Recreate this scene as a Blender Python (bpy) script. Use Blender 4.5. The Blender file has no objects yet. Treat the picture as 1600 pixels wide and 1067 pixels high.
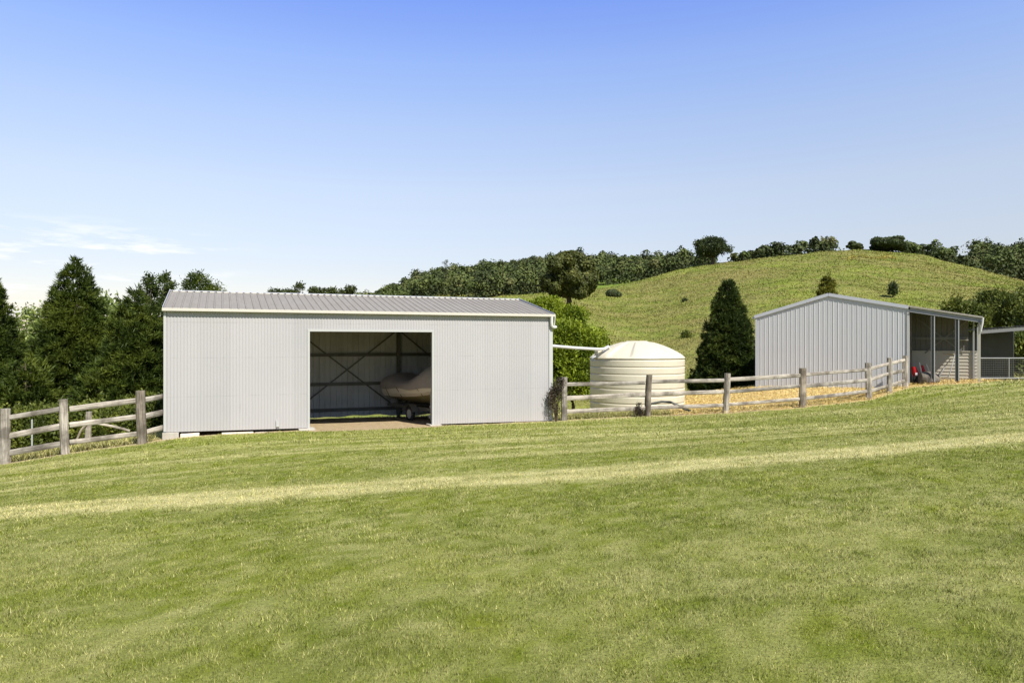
import bpy, bmesh, math, random
import numpy as np
from mathutils import Vector, Matrix, Euler

S = bpy.context.scene
C = S.collection
R = math.radians
EYE = 2.2          # camera height in world units (m)
F = 1120.0         # focal length in pixels of the 1600 px wide photograph

# ------------------------------------------------------------------ camera
cam = bpy.data.cameras.new('camera')
cam_o = bpy.data.objects.new('camera', cam)
C.objects.link(cam_o)
cam.sensor_width = 36.0
cam.lens = 36.0 * F / 1600.0
cam.shift_y = 0.0016
cam.clip_start = 0.05
cam.clip_end = 6000
cam_o.location = (0, 0, EYE)
cam_o.rotation_euler = (R(90), 0, 0)
S.camera = cam_o

# ------------------------------------------------------------------ light
SUN_EL, SUN_AZ = 49.0, 34.0            # azimuth: degrees to the right of straight behind the camera
ts = Vector((math.sin(R(SUN_AZ)) * math.cos(R(SUN_EL)), -math.cos(R(SUN_AZ)) * math.cos(R(SUN_EL)), math.sin(R(SUN_EL))))
sun = bpy.data.lights.new('sun', 'SUN')
sun.energy = 5.0
sun.angle = R(0.53)
sun.color = (1.0, 0.965, 0.90)
sun_o = bpy.data.objects.new('sun', sun)
C.objects.link(sun_o)
sun_o.rotation_euler = ts.to_track_quat('Z', 'Y').to_euler()
sun_o.location = (20, -20, 40)

w = bpy.data.worlds.new('World')
S.world = w
w.use_nodes = True
nt = w.node_tree
for n in list(nt.nodes):
    nt.nodes.remove(n)
def N(t, **k):
    n = nt.nodes.new(t)
    for a, b in k.items():
        setattr(n, a, b)
    return n
L = lambda a, b: nt.links.new(a, b)
sky = N('ShaderNodeTexSky', sky_type='NISHITA', sun_disc=False, sun_elevation=R(SUN_EL), sun_rotation=math.atan2(ts.x, ts.y))
sky.altitude = 100
sky.air_density = 1.0
sky.dust_density = 0.6
sky.ozone_density = 2.0
tc = N('ShaderNodeTexCoord')
sep = N('ShaderNodeSeparateXYZ')
L(tc.outputs['Generated'], sep.inputs[0])
# tint of the physical sky by elevation, dimmed high overhead to weaken fill light
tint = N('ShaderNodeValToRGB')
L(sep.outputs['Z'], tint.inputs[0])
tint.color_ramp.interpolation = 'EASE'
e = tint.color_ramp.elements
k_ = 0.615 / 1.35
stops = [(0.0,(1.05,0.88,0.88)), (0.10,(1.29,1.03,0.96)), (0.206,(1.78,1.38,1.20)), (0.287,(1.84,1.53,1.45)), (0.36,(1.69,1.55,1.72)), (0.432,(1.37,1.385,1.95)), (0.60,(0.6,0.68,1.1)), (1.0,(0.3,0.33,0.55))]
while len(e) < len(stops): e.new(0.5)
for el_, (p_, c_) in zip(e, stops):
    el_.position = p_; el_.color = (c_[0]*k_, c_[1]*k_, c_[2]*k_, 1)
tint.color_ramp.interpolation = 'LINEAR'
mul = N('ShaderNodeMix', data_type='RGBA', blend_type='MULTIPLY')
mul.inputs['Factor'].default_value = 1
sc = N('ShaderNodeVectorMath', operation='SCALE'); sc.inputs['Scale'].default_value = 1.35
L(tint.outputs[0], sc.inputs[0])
# sun-side sky, out of view, dimmed below the physical sky to weaken fill light
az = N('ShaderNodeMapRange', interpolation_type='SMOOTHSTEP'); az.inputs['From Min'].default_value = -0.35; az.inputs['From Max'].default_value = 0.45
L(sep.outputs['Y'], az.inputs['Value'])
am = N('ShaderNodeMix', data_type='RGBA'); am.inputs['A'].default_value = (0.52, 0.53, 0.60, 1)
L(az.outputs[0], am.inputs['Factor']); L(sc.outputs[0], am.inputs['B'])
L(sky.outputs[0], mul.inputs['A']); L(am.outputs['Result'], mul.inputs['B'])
# thin wisps of cloud low in the sky to the left
mp = N('ShaderNodeMapping')
mp.inputs['Scale'].default_value = (5.0, 5.0, 34.0)
mp.inputs['Location'].default_value = (1.3, 0.2, 0.35)
L(tc.outputs['Generated'], mp.inputs[0])
cn = N('ShaderNodeTexNoise')
cn.inputs['Scale'].default_value = 1.7; cn.inputs['Detail'].default_value = 7; cn.inputs['Roughness'].default_value = 0.62
L(mp.outputs[0], cn.inputs['Vector'])
cr = N('ShaderNodeMapRange'); cr.inputs['From Min'].default_value = 0.53; cr.inputs['From Max'].default_value = 0.70
L(cn.outputs['Fac'], cr.inputs['Value'])
mz = N('ShaderNodeMapRange'); mz.inputs['From Min'].default_value = 0.155; mz.inputs['From Max'].default_value = 0.115
L(sep.outputs['Z'], mz.inputs['Value'])
mx = N('ShaderNodeMapRange'); mx.inputs['From Min'].default_value = -0.32; mx.inputs['From Max'].default_value = -0.46
L(sep.outputs['X'], mx.inputs['Value'])
m1 = N('ShaderNodeMath', operation='MULTIPLY'); m2 = N('ShaderNodeMath', operation='MULTIPLY')
L(cr.outputs[0], m1.inputs[0]); L(mz.outputs[0], m1.inputs[1]); L(m1.outputs[0], m2.inputs[0]); L(mx.outputs[0], m2.inputs[1])
cm = N('ShaderNodeMix', data_type='RGBA')
L(m2.outputs[0], cm.inputs['Factor']); L(mul.outputs['Result'], cm.inputs['A'])
cm.inputs['B'].default_value = (5.0, 5.0, 5.05, 1)
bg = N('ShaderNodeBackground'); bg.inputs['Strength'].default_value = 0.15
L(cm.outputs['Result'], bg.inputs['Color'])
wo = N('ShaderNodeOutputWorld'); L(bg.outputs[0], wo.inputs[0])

S.view_settings.view_transform = 'Standard'
S.view_settings.look = 'None'
S.view_settings.exposure = 0.58
S.view_settings.gamma = 1.0

# ------------------------------------------------------------------ helpers
def P(px, py, Y):
    return Vector(((px - 800) / F * Y, Y, EYE + (536 - py) / F * Y))

def tag(o, label=None, cat=None, group=None, kind=None):
    if label: o['label'] = label
    if cat: o['category'] = cat
    if group: o['group'] = group
    if kind: o['kind'] = kind
    return o

def empty(name, loc, rz=0.0):
    o = bpy.data.objects.new(name, None)
    C.objects.link(o)
    o.location = loc
    o.rotation_euler = (0, 0, rz)
    o.empty_display_size = 0.3
    return o

class MB:
    """collects shapes, then links them as ONE mesh object"""
    def __init__(s):
        s.v, s.f, s.sm = [], [], []
    def add(s, vs, fs, smooth=False):
        b = len(s.v)
        s.v += [tuple(p) for p in vs]
        s.f += [tuple(i + b for i in f) for f in fs]
        s.sm += [smooth] * len(fs)
    def box(s, x0, x1, y0, y1, z0, z1, M=None):
        vs = [Vector(p) for p in ((x0,y0,z0),(x1,y0,z0),(x1,y1,z0),(x0,y1,z0),(x0,y0,z1),(x1,y0,z1),(x1,y1,z1),(x0,y1,z1))]
        if M: vs = [M @ v for v in vs]
        s.add(vs, [(3,2,1,0),(4,5,6,7),(0,1,5,4),(1,2,6,5),(2,3,7,6),(3,0,4,7)])
    def beam(s, a, b, wd, ht, up=(0,0,1), seg=1, jit=0, rng=None, ends=(1,1)):
        """rectangular bar from a to b, wd across, ht along up"""
        a, b = Vector(a), Vector(b)
        d = (b - a).normalized()
        side = d.cross(Vector(up))
        if side.length < 1e-4: side = d.cross(Vector((0,1,0)))
        side.normalize(); u = side.cross(d).normalized()
        rows = []
        for i in range(seg + 1):
            t = i / seg
            c = a.lerp(b, t)
            k = ends[0] * (1 - t) + ends[1] * t
            row = []
            for (p, q) in ((-1,-1),(1,-1),(1,1),(-1,1)):
                o = side * (p * wd / 2 * k) + u * (q * ht / 2 * k)
                if jit and rng:
                    o = o * (1 + rng.uniform(-jit, jit)) 
                row.append(c + o)
            rows.append(row)
        vs = [v for r in rows for v in r]
        fs = [(0,1,2,3)[::-1]]
        for i in range(seg):
            for k in range(4):
                fs.append((i*4+k, i*4+(k+1)%4, i*4+4+(k+1)%4, i*4+4+k))
        n = seg * 4
        fs.append((n, n+1, n+2, n+3))
        s.add(vs, fs)
    def tube(s, pts, rad, n=8, caps=True, smooth=True):
        pts = [Vector(p) for p in pts]
        if not isinstance(rad, (list, tuple)): rad = [rad] * len(pts)
        vs = []
        prev = None
        for i, p in enumerate(pts):
            d = (pts[min(i+1, len(pts)-1)] - pts[max(i-1, 0)]).normalized()
            if prev is None:
                a = d.cross(Vector((0,0,1)))
                if a.length < 0.1: a = d.cross(Vector((1,0,0)))
            else:
                a = prev - d * prev.dot(d)
            a.normalize(); prev = a
            b = d.cross(a).normalized()
            for k in range(n):
                t = 2 * math.pi * k / n
                vs.append(p + (a * math.cos(t) + b * math.sin(t)) * rad[i])
        fs = []
        for i in range(len(pts) - 1):
            for k in range(n):
                fs.append((i*n+k, i*n+(k+1)%n, (i+1)*n+(k+1)%n, (i+1)*n+k))
        s.add(vs, fs, smooth)
        if caps:
            s.add([vs[k] for k in range(n)][::-1], [tuple(range(n))])
            s.add([vs[(len(pts)-1)*n+k] for k in range(n)], [tuple(range(n))])
    def loft(s, rows, closed=False, smooth=True, cap=False):
        n = len(rows[0])
        vs = [v for r in rows for v in r]
        fs = []
        for i in range(len(rows) - 1):
            for k in range(n if closed else n - 1):
                fs.append((i*n+k, i*n+(k+1)%n, (i+1)*n+(k+1)%n, (i+1)*n+k))
        s.add(vs, fs, smooth)
        if cap:
            s.add(rows[0][::-1], [tuple(range(n))]); s.add(rows[-1], [tuple(range(n))])
    def lathe(s, prof, n=64, smooth=True, c=(0,0,0)):
        rows = []
        for (r, z) in prof:
            rows.append([Vector((c[0] + r*math.cos(2*math.pi*k/n), c[1] + r*math.sin(2*math.pi*k/n), c[2] + z)) for k in range(n)])
        s.loft(rows, closed=True, smooth=smooth)
    def build(s, name, mat, parent=None, bevel=0, solid=0):
        me = bpy.data.meshes.new(name)
        me.from_pydata(s.v, [], s.f)
        me.polygons.foreach_set('use_smooth', s.sm)
        me.materials.append(mat)
        me.update()
        o = bpy.data.objects.new(name, me)
        C.objects.link(o)
        if parent: o.parent = parent
        if solid:
            m = o.modifiers.new('solid', 'SOLIDIFY'); m.thickness = solid
        if bevel:
            m = o.modifiers.new('bevel', 'BEVEL'); m.width = bevel; m.segments = 2; m.limit_method = 'ANGLE'
        return o

def np_mesh(name, V, Fq, mat, parent=None, smooth=False, attrs=None):
    V = np.asarray(V, dtype=np.float32); Fq = np.asarray(Fq, dtype=np.int32)
    k = Fq.shape[1]
    me = bpy.data.meshes.new(name)
    me.vertices.add(len(V)); me.vertices.foreach_set('co', V.ravel())
    me.loops.add(Fq.size); me.loops.foreach_set('vertex_index', Fq.ravel())
    me.polygons.add(len(Fq))
    me.polygons.foreach_set('loop_start', np.arange(0, Fq.size, k, dtype=np.int32))
    me.polygons.foreach_set('loop_total', np.full(len(Fq), k, dtype=np.int32))
    if smooth: me.polygons.foreach_set('use_smooth', np.ones(len(Fq), dtype=bool))
    if attrs:
        for an, arr in attrs.items():
            a = me.attributes.new(an, 'FLOAT', 'POINT')
            a.data.foreach_set('value', np.asarray(arr, dtype=np.float32))
    me.update(calc_edges=True)
    me.materials.append(mat)
    o = bpy.data.objects.new(name, me)
    C.objects.link(o)
    if parent: o.parent = parent
    return o

# value noise in numpy -------------------------------------------------
_rs = np.random.RandomState(7)
_tab = _rs.rand(256, 256)
def vnoise(x, y):
    x = np.asarray(x, float); y = np.asarray(y, float)
    xi = np.floor(x).astype(int); yi = np.floor(y).astype(int)
    fx = x - xi; fy = y - yi
    fx = fx*fx*(3-2*fx); fy = fy*fy*(3-2*fy)
    g = lambda a, b: _tab[a & 255, b & 255]
    return (g(xi,yi)*(1-fx)*(1-fy) + g(xi+1,yi)*fx*(1-fy) + g(xi,yi+1)*(1-fx)*fy + g(xi+1,yi+1)*fx*fy)
def fbm(x, y, o=4):
    s = 0; a = 1; t = 0
    for i in range(o):
        s = s + a * vnoise(x * 2**i + 13.1*i, y * 2**i + 7.7*i); t += a; a *= 0.55
    return s / t
def sstep(a, b, x):
    t = np.clip((x - a) / (b - a), 0, 1)
    return t*t*(3-2*t)

# ------------------------------------------------------------------ materials
def mat(name, build):
    m = bpy.data.materials.new(name); m.use_nodes = True
    t = m.node_tree
    b = t.nodes['Principled BSDF']
    build(t, b, t.nodes.new, t.links.new)
    return m
def setp(b, col=None, rough=None, metal=None, spec=None):
    if col: b.inputs['Base Color'].default_value = (*col, 1)
    if rough is not None: b.inputs['Roughness'].default_value = rough
    if metal is not None: b.inputs['Metallic'].default_value = metal
    if spec is not None: b.inputs['Specular IOR Level'].default_value = spec
def ramp(t, n, l, src, stops):
    r = n('ShaderNodeValToRGB')
    while len(r.color_ramp.elements) < len(stops): r.color_ramp.elements.new(0.5)
    for e, (p, c) in zip(r.color_ramp.elements, stops):
        e.position = p; e.color = (*c, 1)
    l(src, r.inputs[0])
    return r.outputs[0]
def noise(n, l, scale, detail=4, rough=0.55, vec=None, mapscale=None):
    x = n('ShaderNodeTexNoise')
    x.inputs['Scale'].default_value = scale; x.inputs['Detail'].default_value = detail; x.inputs['Roughness'].default_value = rough
    if vec is not None:
        if mapscale:
            m = n('ShaderNodeMapping'); m.inputs['Scale'].default_value = mapscale
            l(vec, m.inputs[0]); vec = m.outputs[0]
        l(vec, x.inputs['Vector'])
    return x.outputs['Fac']
def mixc(n, l, fac, a, b, mode='MIX'):
    m = n('ShaderNodeMix'); m.data_type = 'RGBA'; m.blend_type = mode
    for k, v in (('Factor', fac), ('A', a), ('B', b)):
        if hasattr(v, 'links') or hasattr(v, 'is_linked'): l(v, m.inputs[k])
        elif isinstance(v, (int, float)): m.inputs[k].default_value = v
        else: m.inputs[k].default_value = (*v, 1)
    return m.outputs['Result']
def bump(n, l, b, h, dist, strength=1.0):
    x = n('ShaderNodeBump'); x.inputs['Distance'].default_value = dist; x.inputs['Strength'].default_value = strength
    l(h, x.inputs['Height']); l(x.outputs[0], b.inputs['Normal'])

def painted(name, col, dirt=(0.36,0.33,0.28), amt=0.35, rough=0.5, metal=0.0, streak=True):
    def f(t, b, n, l):
        setp(b, col, rough, metal, 0.3)
        tcx = n('ShaderNodeTexCoord')
        v = tcx.outputs['Object']
        a = noise(n, l, 1.0, 5, 0.6, v, (3.0, 3.0, 0.35))
        c = noise(n, l, 1.4, 5, 0.7, v)
        fa = n('ShaderNodeMath'); fa.operation = 'MULTIPLY'; l(a, fa.inputs[0]); l(c, fa.inputs[1])
        mr = n('ShaderNodeMapRange'); mr.inputs['From Min'].default_value = 0.22; mr.inputs['From Max'].default_value = 0.5
        mr.inputs['To Max'].default_value = amt
        l(fa.outputs[0], mr.inputs['Value'])
        l(mixc(n, l, mr.outputs[0], col, dirt), b.inputs['Base Color'])
        r2 = n('ShaderNodeMapRange'); r2.inputs['To Min'].default_value = rough - 0.1; r2.inputs['To Max'].default_value = rough + 0.15
        l(c, r2.inputs['Value']); l(r2.outputs[0], b.inputs['Roughness'])
    return mat(name, f)

M = {}
def cladf(t, b, n, l):       # white corrugated wall, faint sheet-to-sheet changes, grime marks low down
    setp(b, None, 0.5, 0.0, 0.3)
    v = n('ShaderNodeTexCoord').outputs['Object']
    sp = n('ShaderNodeSeparateXYZ'); l(v, sp.inputs[0])
    mu = n('ShaderNodeMath'); mu.operation = 'MULTIPLY'; mu.inputs[1].default_value = 1/0.762; l(sp.outputs['X'], mu.inputs[0])
    fl = n('ShaderNodeMath'); fl.operation = 'FLOOR'; l(mu.outputs[0], fl.inputs[0])
    wn = n('ShaderNodeTexWhiteNoise'); wn.noise_dimensions = '1D'; l(fl.outputs[0], wn.inputs['W'])
    base = ramp(t, n, l, wn.outputs['Value'], [(0, (0.352,0.338,0.330)), (1, (0.392,0.374,0.368))])
    big = noise(n, l, 0.5, 3, 0.5, v)
    base = mixc(n, l, 0.25, base, ramp(t, n, l, big, [(0.3, (0.31,0.305,0.312)), (0.7, (0.42,0.395,0.382))]))
    st = noise(n, l, 1.0, 3, 0.7, v, (26, 1, 1.2))
    hz = n('ShaderNodeMapRange'); hz.inputs['From Min'].default_value = 0.78; hz.inputs['From Max'].default_value = 0.5
    l(sp.outputs['Z'], hz.inputs['Value'])
    hl = n('ShaderNodeMapRange'); hl.inputs['From Min'].default_value = 0.16; hl.inputs['From Max'].default_value = 0.36
    l(sp.outputs['Z'], hl.inputs['Value'])
    sm = n('ShaderNodeMapRange'); sm.inputs['From Min'].default_value = 0.56; sm.inputs['From Max'].default_value = 0.75; sm.inputs['To Max'].default_value = 0.55
    l(st, sm.inputs['Value'])
    pa = noise(n, l, 0.9, 2, 0.5, v, (1, 1, 0.2))
    pm = n('ShaderNodeMapRange'); pm.inputs['From Min'].default_value = 0.5; pm.inputs['From Max'].default_value = 0.6; l(pa, pm.inputs['Value'])
    o = sm.outputs[0]
    for q in (hz, hl, pm):
        x = n('ShaderNodeMath'); x.operation = 'MULTIPLY'; l(o, x.inputs[0]); l(q.outputs[0], x.inputs[1]); o = x.outputs[0]
    col = mixc(n, l, o, base, (0.2,0.2,0.195))
    for zl_ in (0.86, 1.83, 2.72):
        cp_ = n('ShaderNodeMath'); cp_.operation = 'COMPARE'; cp_.inputs[1].default_value = zl_; cp_.inputs[2].default_value = 0.010; l(sp.outputs['Z'], cp_.inputs[0])
        cq = n('ShaderNodeMath'); cq.operation = 'MULTIPLY'; l(cp_.outputs[0], cq.inputs[0]); l(ramp(t, n, l, noise(n, l, 1.0, 2, 0.6, v, (3, 1, 1)), [(0.4, (0,0,0)), (0.6, (0.35,0.35,0.35))]), cq.inputs[1])
        col = mixc(n, l, cq.outputs[0], col, (0.25,0.245,0.235))
    # ground splash, brownish at the very foot of the sheets
    gs = n('ShaderNodeMapRange'); gs.inputs['From Min'].default_value = 0.25; gs.inputs['From Max'].default_value = -0.2; gs.inputs['To Max'].default_value = 0.16
    l(sp.outputs['Z'], gs.inputs['Value'])
    col = mixc(n, l, gs.outputs[0], col, (0.42,0.36,0.27))
    l(col, b.inputs['Base Color'])
M['white_clad'] = mat('white_corrugated_paint', cladf)
M['white_trim'] = painted('white_flashing', (0.41,0.405,0.385), amt=0.2)
M['cream'] = painted('cream_gutter', (0.53,0.495,0.42), amt=0.25)
M['pvc'] = painted('white_plastic_pipe', (0.54,0.525,0.49), amt=0.15, rough=0.35)
M['tank'] = painted('cream_tank_plastic', (0.56,0.51,0.385), (0.4,0.35,0.25), amt=0.3, rough=0.42)
M['tank_seam'] = painted('tank_groove', (0.55,0.50,0.38), amt=0.3)
M['zinc'] = painted('zincalume_inside', (0.58,0.585,0.56), (0.32,0.30,0.27), amt=0.5, rough=0.5)
M['zinc_shaded'] = painted('shade_darkened_metal_inside', (0.13,0.12,0.10), (0.08,0.07,0.06), amt=0.4, rough=0.6)  # lean-to shade put into the colour: far darker than the shed's other walls
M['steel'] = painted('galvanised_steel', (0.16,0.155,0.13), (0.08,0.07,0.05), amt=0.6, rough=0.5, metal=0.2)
M['steel_pale'] = painted('pale_galvanised_steel', (0.45,0.45,0.44), (0.25,0.22,0.18), amt=0.5, rough=0.45, metal=0.3)
M['steel_dim2'] = painted('grey_beam_steel', (0.19,0.19,0.185), (0.12,0.11,0.09), amt=0.5, rough=0.6)
M['steel_dim'] = painted('dull_grey_steel', (0.13,0.13,0.125), (0.09,0.08,0.06), amt=0.5, rough=0.6)
M['steel_mid'] = painted('grey_steel', (0.27,0.27,0.265), (0.18,0.16,0.13), amt=0.5, rough=0.5)
M['grey_clad'] = painted('grey_ribbed_wall', (0.50,0.50,0.50), (0.42,0.42,0.42), amt=0.4, rough=0.42, metal=0.15)
M['grey_trim'] = painted('grey_barge', (0.44,0.45,0.475), (0.4,0.4,0.42), amt=0.3, rough=0.45)
M['board'] = painted('pale_boards', (0.42,0.385,0.31), (0.3,0.26,0.2), amt=0.4)
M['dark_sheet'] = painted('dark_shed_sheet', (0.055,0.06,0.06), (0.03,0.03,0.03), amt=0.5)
M['rust'] = painted('rusty_foot', (0.16,0.07,0.035), (0.06,0.04,0.03), amt=0.6, rough=0.9)
M['concrete'] = painted('concrete', (0.42,0.39,0.33), (0.25,0.22,0.16), amt=0.7, rough=0.9)
M['block'] = painted('pale_stone_block', (0.68,0.60,0.47), (0.42,0.32,0.2), amt=0.7, rough=0.9)
M['black_rubber'] = painted('black_rubber', (0.035,0.034,0.032), (0.12,0.1,0.08), amt=0.4, rough=0.8)
M['pipe_grey'] = painted('grey_poly_pipe', (0.12,0.125,0.11), (0.2,0.18,0.13), amt=0.4, rough=0.6)
M['canvas'] = painted('grey_beige_canvas', (0.42,0.365,0.32), (0.26,0.22,0.19), amt=0.5, rough=0.95)
M['hull_cream'] = painted('cream_hull', (0.85,0.78,0.66), (0.4,0.34,0.25), amt=0.4, rough=0.35)
M['hull_low'] = painted('olive_hull', (0.34,0.29,0.14), (0.15,0.12,0.07), amt=0.5, rough=0.5)
M['red'] = painted('red_paint', (0.42,0.012,0.015), (0.15,0.01,0.01), amt=0.4, rough=0.35)
M['white_dec'] = painted('white_patch', (0.8,0.8,0.8), amt=0.1)
M['galv_tube'] = painted('pale_tube', (0.55,0.54,0.48), (0.3,0.28,0.22), amt=0.4, rough=0.4)
M['wood_handle'] = painted('bare_timber', (0.42,0.33,0.22), (0.2,0.15,0.1), amt=0.6, rough=0.8)

def rooff(t, b, n, l):
    setp(b, None, 0.75, 0.0, 0.08)
    v = n('ShaderNodeTexCoord').outputs['Object']
    sp = n('ShaderNodeSeparateXYZ'); l(v, sp.inputs[0])
    a = noise(n, l, 0.6, 5, 0.6, v)
    c = noise(n, l, 3.0, 5, 0.7, v, (3, 0.5, 1))
    col = ramp(t, n, l, a, [(0.3, (0.225,0.203,0.178)), (0.7, (0.235,0.222,0.198))])
    col = mixc(n, l, 0.22, col, ramp(t, n, l, c, [(0.3, (0.16,0.15,0.135)), (0.7, (0.31,0.295,0.27))]))
    l(col, b.inputs['Base Color'])
M['roof'] = mat('grey_brown_roof_sheet', rooff)

def woodf(dark, light):
    def f(t, b, n, l):
        setp(b, None, 0.9, 0, 0.15)
        tcx = n('ShaderNodeTexCoord'); v = tcx.outputs['Object']
        oi = n('ShaderNodeObjectInfo')
        ad = n('ShaderNodeVectorMath'); ad.operation = 'ADD'
        l(v, ad.inputs[0]); l(oi.outputs['Random'], ad.inputs[1])
        # grain along the bar: the object's own long axis is x
        g = noise(n, l, 1.0, 6, 0.7, ad.outputs[0], (1.6, 34, 34))
        p = noise(n, l, 2.2, 4, 0.6, ad.outputs[0])
        col = ramp(t, n, l, g, [(0.36, dark), (0.58, light)])
        col = mixc(n, l, ramp(t, n, l, p, [(0.42, (0,0,0)), (0.62, (0.75,0.75,0.75))]), col, tuple(0.55*x for x in dark))
        rr = ramp(t, n, l, oi.outputs['Random'], [(0, (0.8,0.8,0.8)), (1, (1.1,1.08,1.05))])
        l(mixc(n, l, 1.0, col, rr, 'MULTIPLY'), b.inputs['Base Color'])
        bump(n, l, b, g, 0.012, 0.7)
    return f
M['wood'] = mat('weathered_grey_timber', woodf((0.17,0.145,0.115), (0.47,0.425,0.36)))
M['wood_dark'] = mat('weathered_dark_timber', woodf((0.14,0.115,0.085), (0.36,0.305,0.24)))

def bark(name, c0, c1):
    def f(t, b, n, l):
        setp(b, None, 0.95, 0, 0.1)
        v = n('ShaderNodeTexCoord').outputs['Object']
        g = noise(n, l, 3.0, 6, 0.7, v, (2, 2, 0.5))
        l(ramp(t, n, l, g, [(0.3, c0), (0.7, c1)]), b.inputs['Base Color'])
        bump(n, l, b, g, 0.05, 0.8)
    return mat(name, f)
M['bark'] = bark('brown_bark', (0.06,0.045,0.03), (0.16,0.12,0.085))
M['bark_grey'] = bark('grey_weathered_log', (0.07,0.06,0.05), (0.20,0.175,0.14))
M['bark_pale'] = bark('pale_bark', (0.22,0.19,0.15), (0.5,0.45,0.37))

def leaf(name, c0, c1, c2, scale=0.6, trans=0.25):
    def f(t, b, n, l):
        setp(b, None, 0.6, 0, 0.25)
        ge = n('ShaderNodeNewGeometry')
        a = noise(n, l, scale, 3, 0.6, ge.outputs['Position'])
        col = ramp(t, n, l, a, [(0.32, c0), (0.5, c1), (0.68, c2)])
        rnd = ramp(t, n, l, ge.outputs['Random Per Island'], [(0, (0.7,0.7,0.7)), (1, (1.35,1.3,1.2))])
        col = mixc(n, l, 1.0, col, rnd, 'MULTIPLY')
        l(col, b.inputs['Base Color'])
        tr = n('ShaderNodeBsdfTranslucent'); l(col, tr.inputs['Color'])
        ms = n('ShaderNodeMixShader'); ms.inputs[0].default_value = trans
        l(b.outputs[0], ms.inputs[1]); l(tr.outputs[0], ms.inputs[2])
        l(ms.outputs[0], t.nodes['Material Output'].inputs['Surface'])
    return mat(name, f)
M['conifer'] = leaf('dark_conifer_foliage', (0.028,0.046,0.007), (0.055,0.082,0.010), (0.110,0.138,0.017), 0.9)
M['conifer2'] = leaf('deep_conifer_foliage', (0.026,0.042,0.009), (0.046,0.070,0.012), (0.085,0.112,0.018), 0.9)
M['scrub'] = leaf('scrub_foliage', (0.055,0.078,0.014), (0.10,0.125,0.020), (0.18,0.195,0.032), 1.0)
M['pale_leaf'] = leaf('pale_green_foliage', (0.12,0.17,0.045), (0.2,0.26,0.07), (0.30,0.35,0.11), 0.8, 0.35)
M['lime'] = leaf('bright_green_foliage', (0.09,0.135,0.010), (0.17,0.225,0.014), (0.27,0.33,0.025), 1.1, 0.3)
M['olive'] = leaf('olive_brown_foliage', (0.045,0.055,0.012), (0.07,0.082,0.018), (0.12,0.125,0.028), 0.35)
M['far_leaf'] = leaf('far_forest_foliage', (0.045,0.060,0.024), (0.075,0.095,0.032), (0.125,0.15,0.045), 0.13)
M['far_dark'] = leaf('far_dark_foliage', (0.035,0.050,0.018), (0.052,0.070,0.024), (0.08,0.10,0.030), 0.2)
M['gold'] = leaf('golden_green_foliage', (0.11,0.115,0.018), (0.17,0.175,0.025), (0.24,0.23,0.035), 0.8)
M['dry_leaf'] = leaf('dry_purple_brown_foliage', (0.035,0.028,0.02), (0.06,0.048,0.034), (0.12,0.09,0.06), 3.0)

def attr(n, name):
    a = n('ShaderNodeAttribute'); a.attribute_name = name
    return a.outputs['Fac']
def grasscol(t, n, l, dryf):
    ge = n('ShaderNodeNewGeometry')
    a = noise(n, l, 1.1, 4, 0.6, ge.outputs['Position'])
    green = ramp(t, n, l, a, [(0.30, (0.128,0.166,0.010)), (0.5, (0.156,0.196,0.012)), (0.7, (0.190,0.225,0.016))])
    return mixc(n, l, dryf, green, (0.60,0.55,0.27))
def bladef(t, b, n, l):
    setp(b, None, 0.55, 0, 0.25)
    ge = n('ShaderNodeNewGeometry')
    col = grasscol(t, n, l, attr(n, 'dry'))
    rnd = ramp(t, n, l, ge.outputs['Random Per Island'], [(0, (0.30,0.32,0.24)), (0.45, (0.90,0.90,0.82)), (0.85, (1.4,1.36,1.25)), (1, (1.8,1.7,1.6))])
    col = mixc(n, l, 1.0, col, rnd, 'MULTIPLY')
    l(col, b.inputs['Base Color'])
    tr = n('ShaderNodeBsdfTranslucent'); l(col, tr.inputs['Color'])
    ms = n('ShaderNodeMixShader'); ms.inputs[0].default_value = 0.35
    l(b.outputs[0], ms.inputs[1]); l(tr.outputs[0], ms.inputs[2])
    l(ms.outputs[0], t.nodes['Material Output'].inputs['Surface'])
M['blade'] = mat('grass_blades', bladef)
def groundf(t, b, n, l):
    setp(b, None, 0.95, 0, 0.1)
    ge = n('ShaderNodeNewGeometry'); pos = ge.outputs['Position']
    g = grasscol(t, n, l, attr(n, 'dry'))
    fine = noise(n, l, 34, 5, 0.75, pos)
    g = mixc(n, l, 1.0, g, ramp(t, n, l, fine, [(0.3, (0.62,0.62,0.55)), (0.7, (1.15,1.15,1.1))]), 'MULTIPLY')
    d1 = noise(n, l, 7, 6, 0.7, pos)
    dirt = ramp(t, n, l, d1, [(0.3, (0.30,0.215,0.12)), (0.7, (0.49,0.385,0.235))])
    st = noise(n, l, 9, 6, 0.8, pos, (1, 2.2, 1))
    straw = ramp(t, n, l, st, [(0.32, (0.34,0.23,0.09)), (0.5, (0.52,0.38,0.16)), (0.68, (0.66,0.52,0.26))])
    c = mixc(n, l, attr(n, 'straw'), g, straw)
    c = mixc(n, l, attr(n, 'dirt'), c, dirt)
    l(c, b.inputs['Base Color'])
    bump(n, l, b, fine, 0.04, 0.8)
M['ground'] = mat('lawn_and_dirt', groundf)
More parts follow.
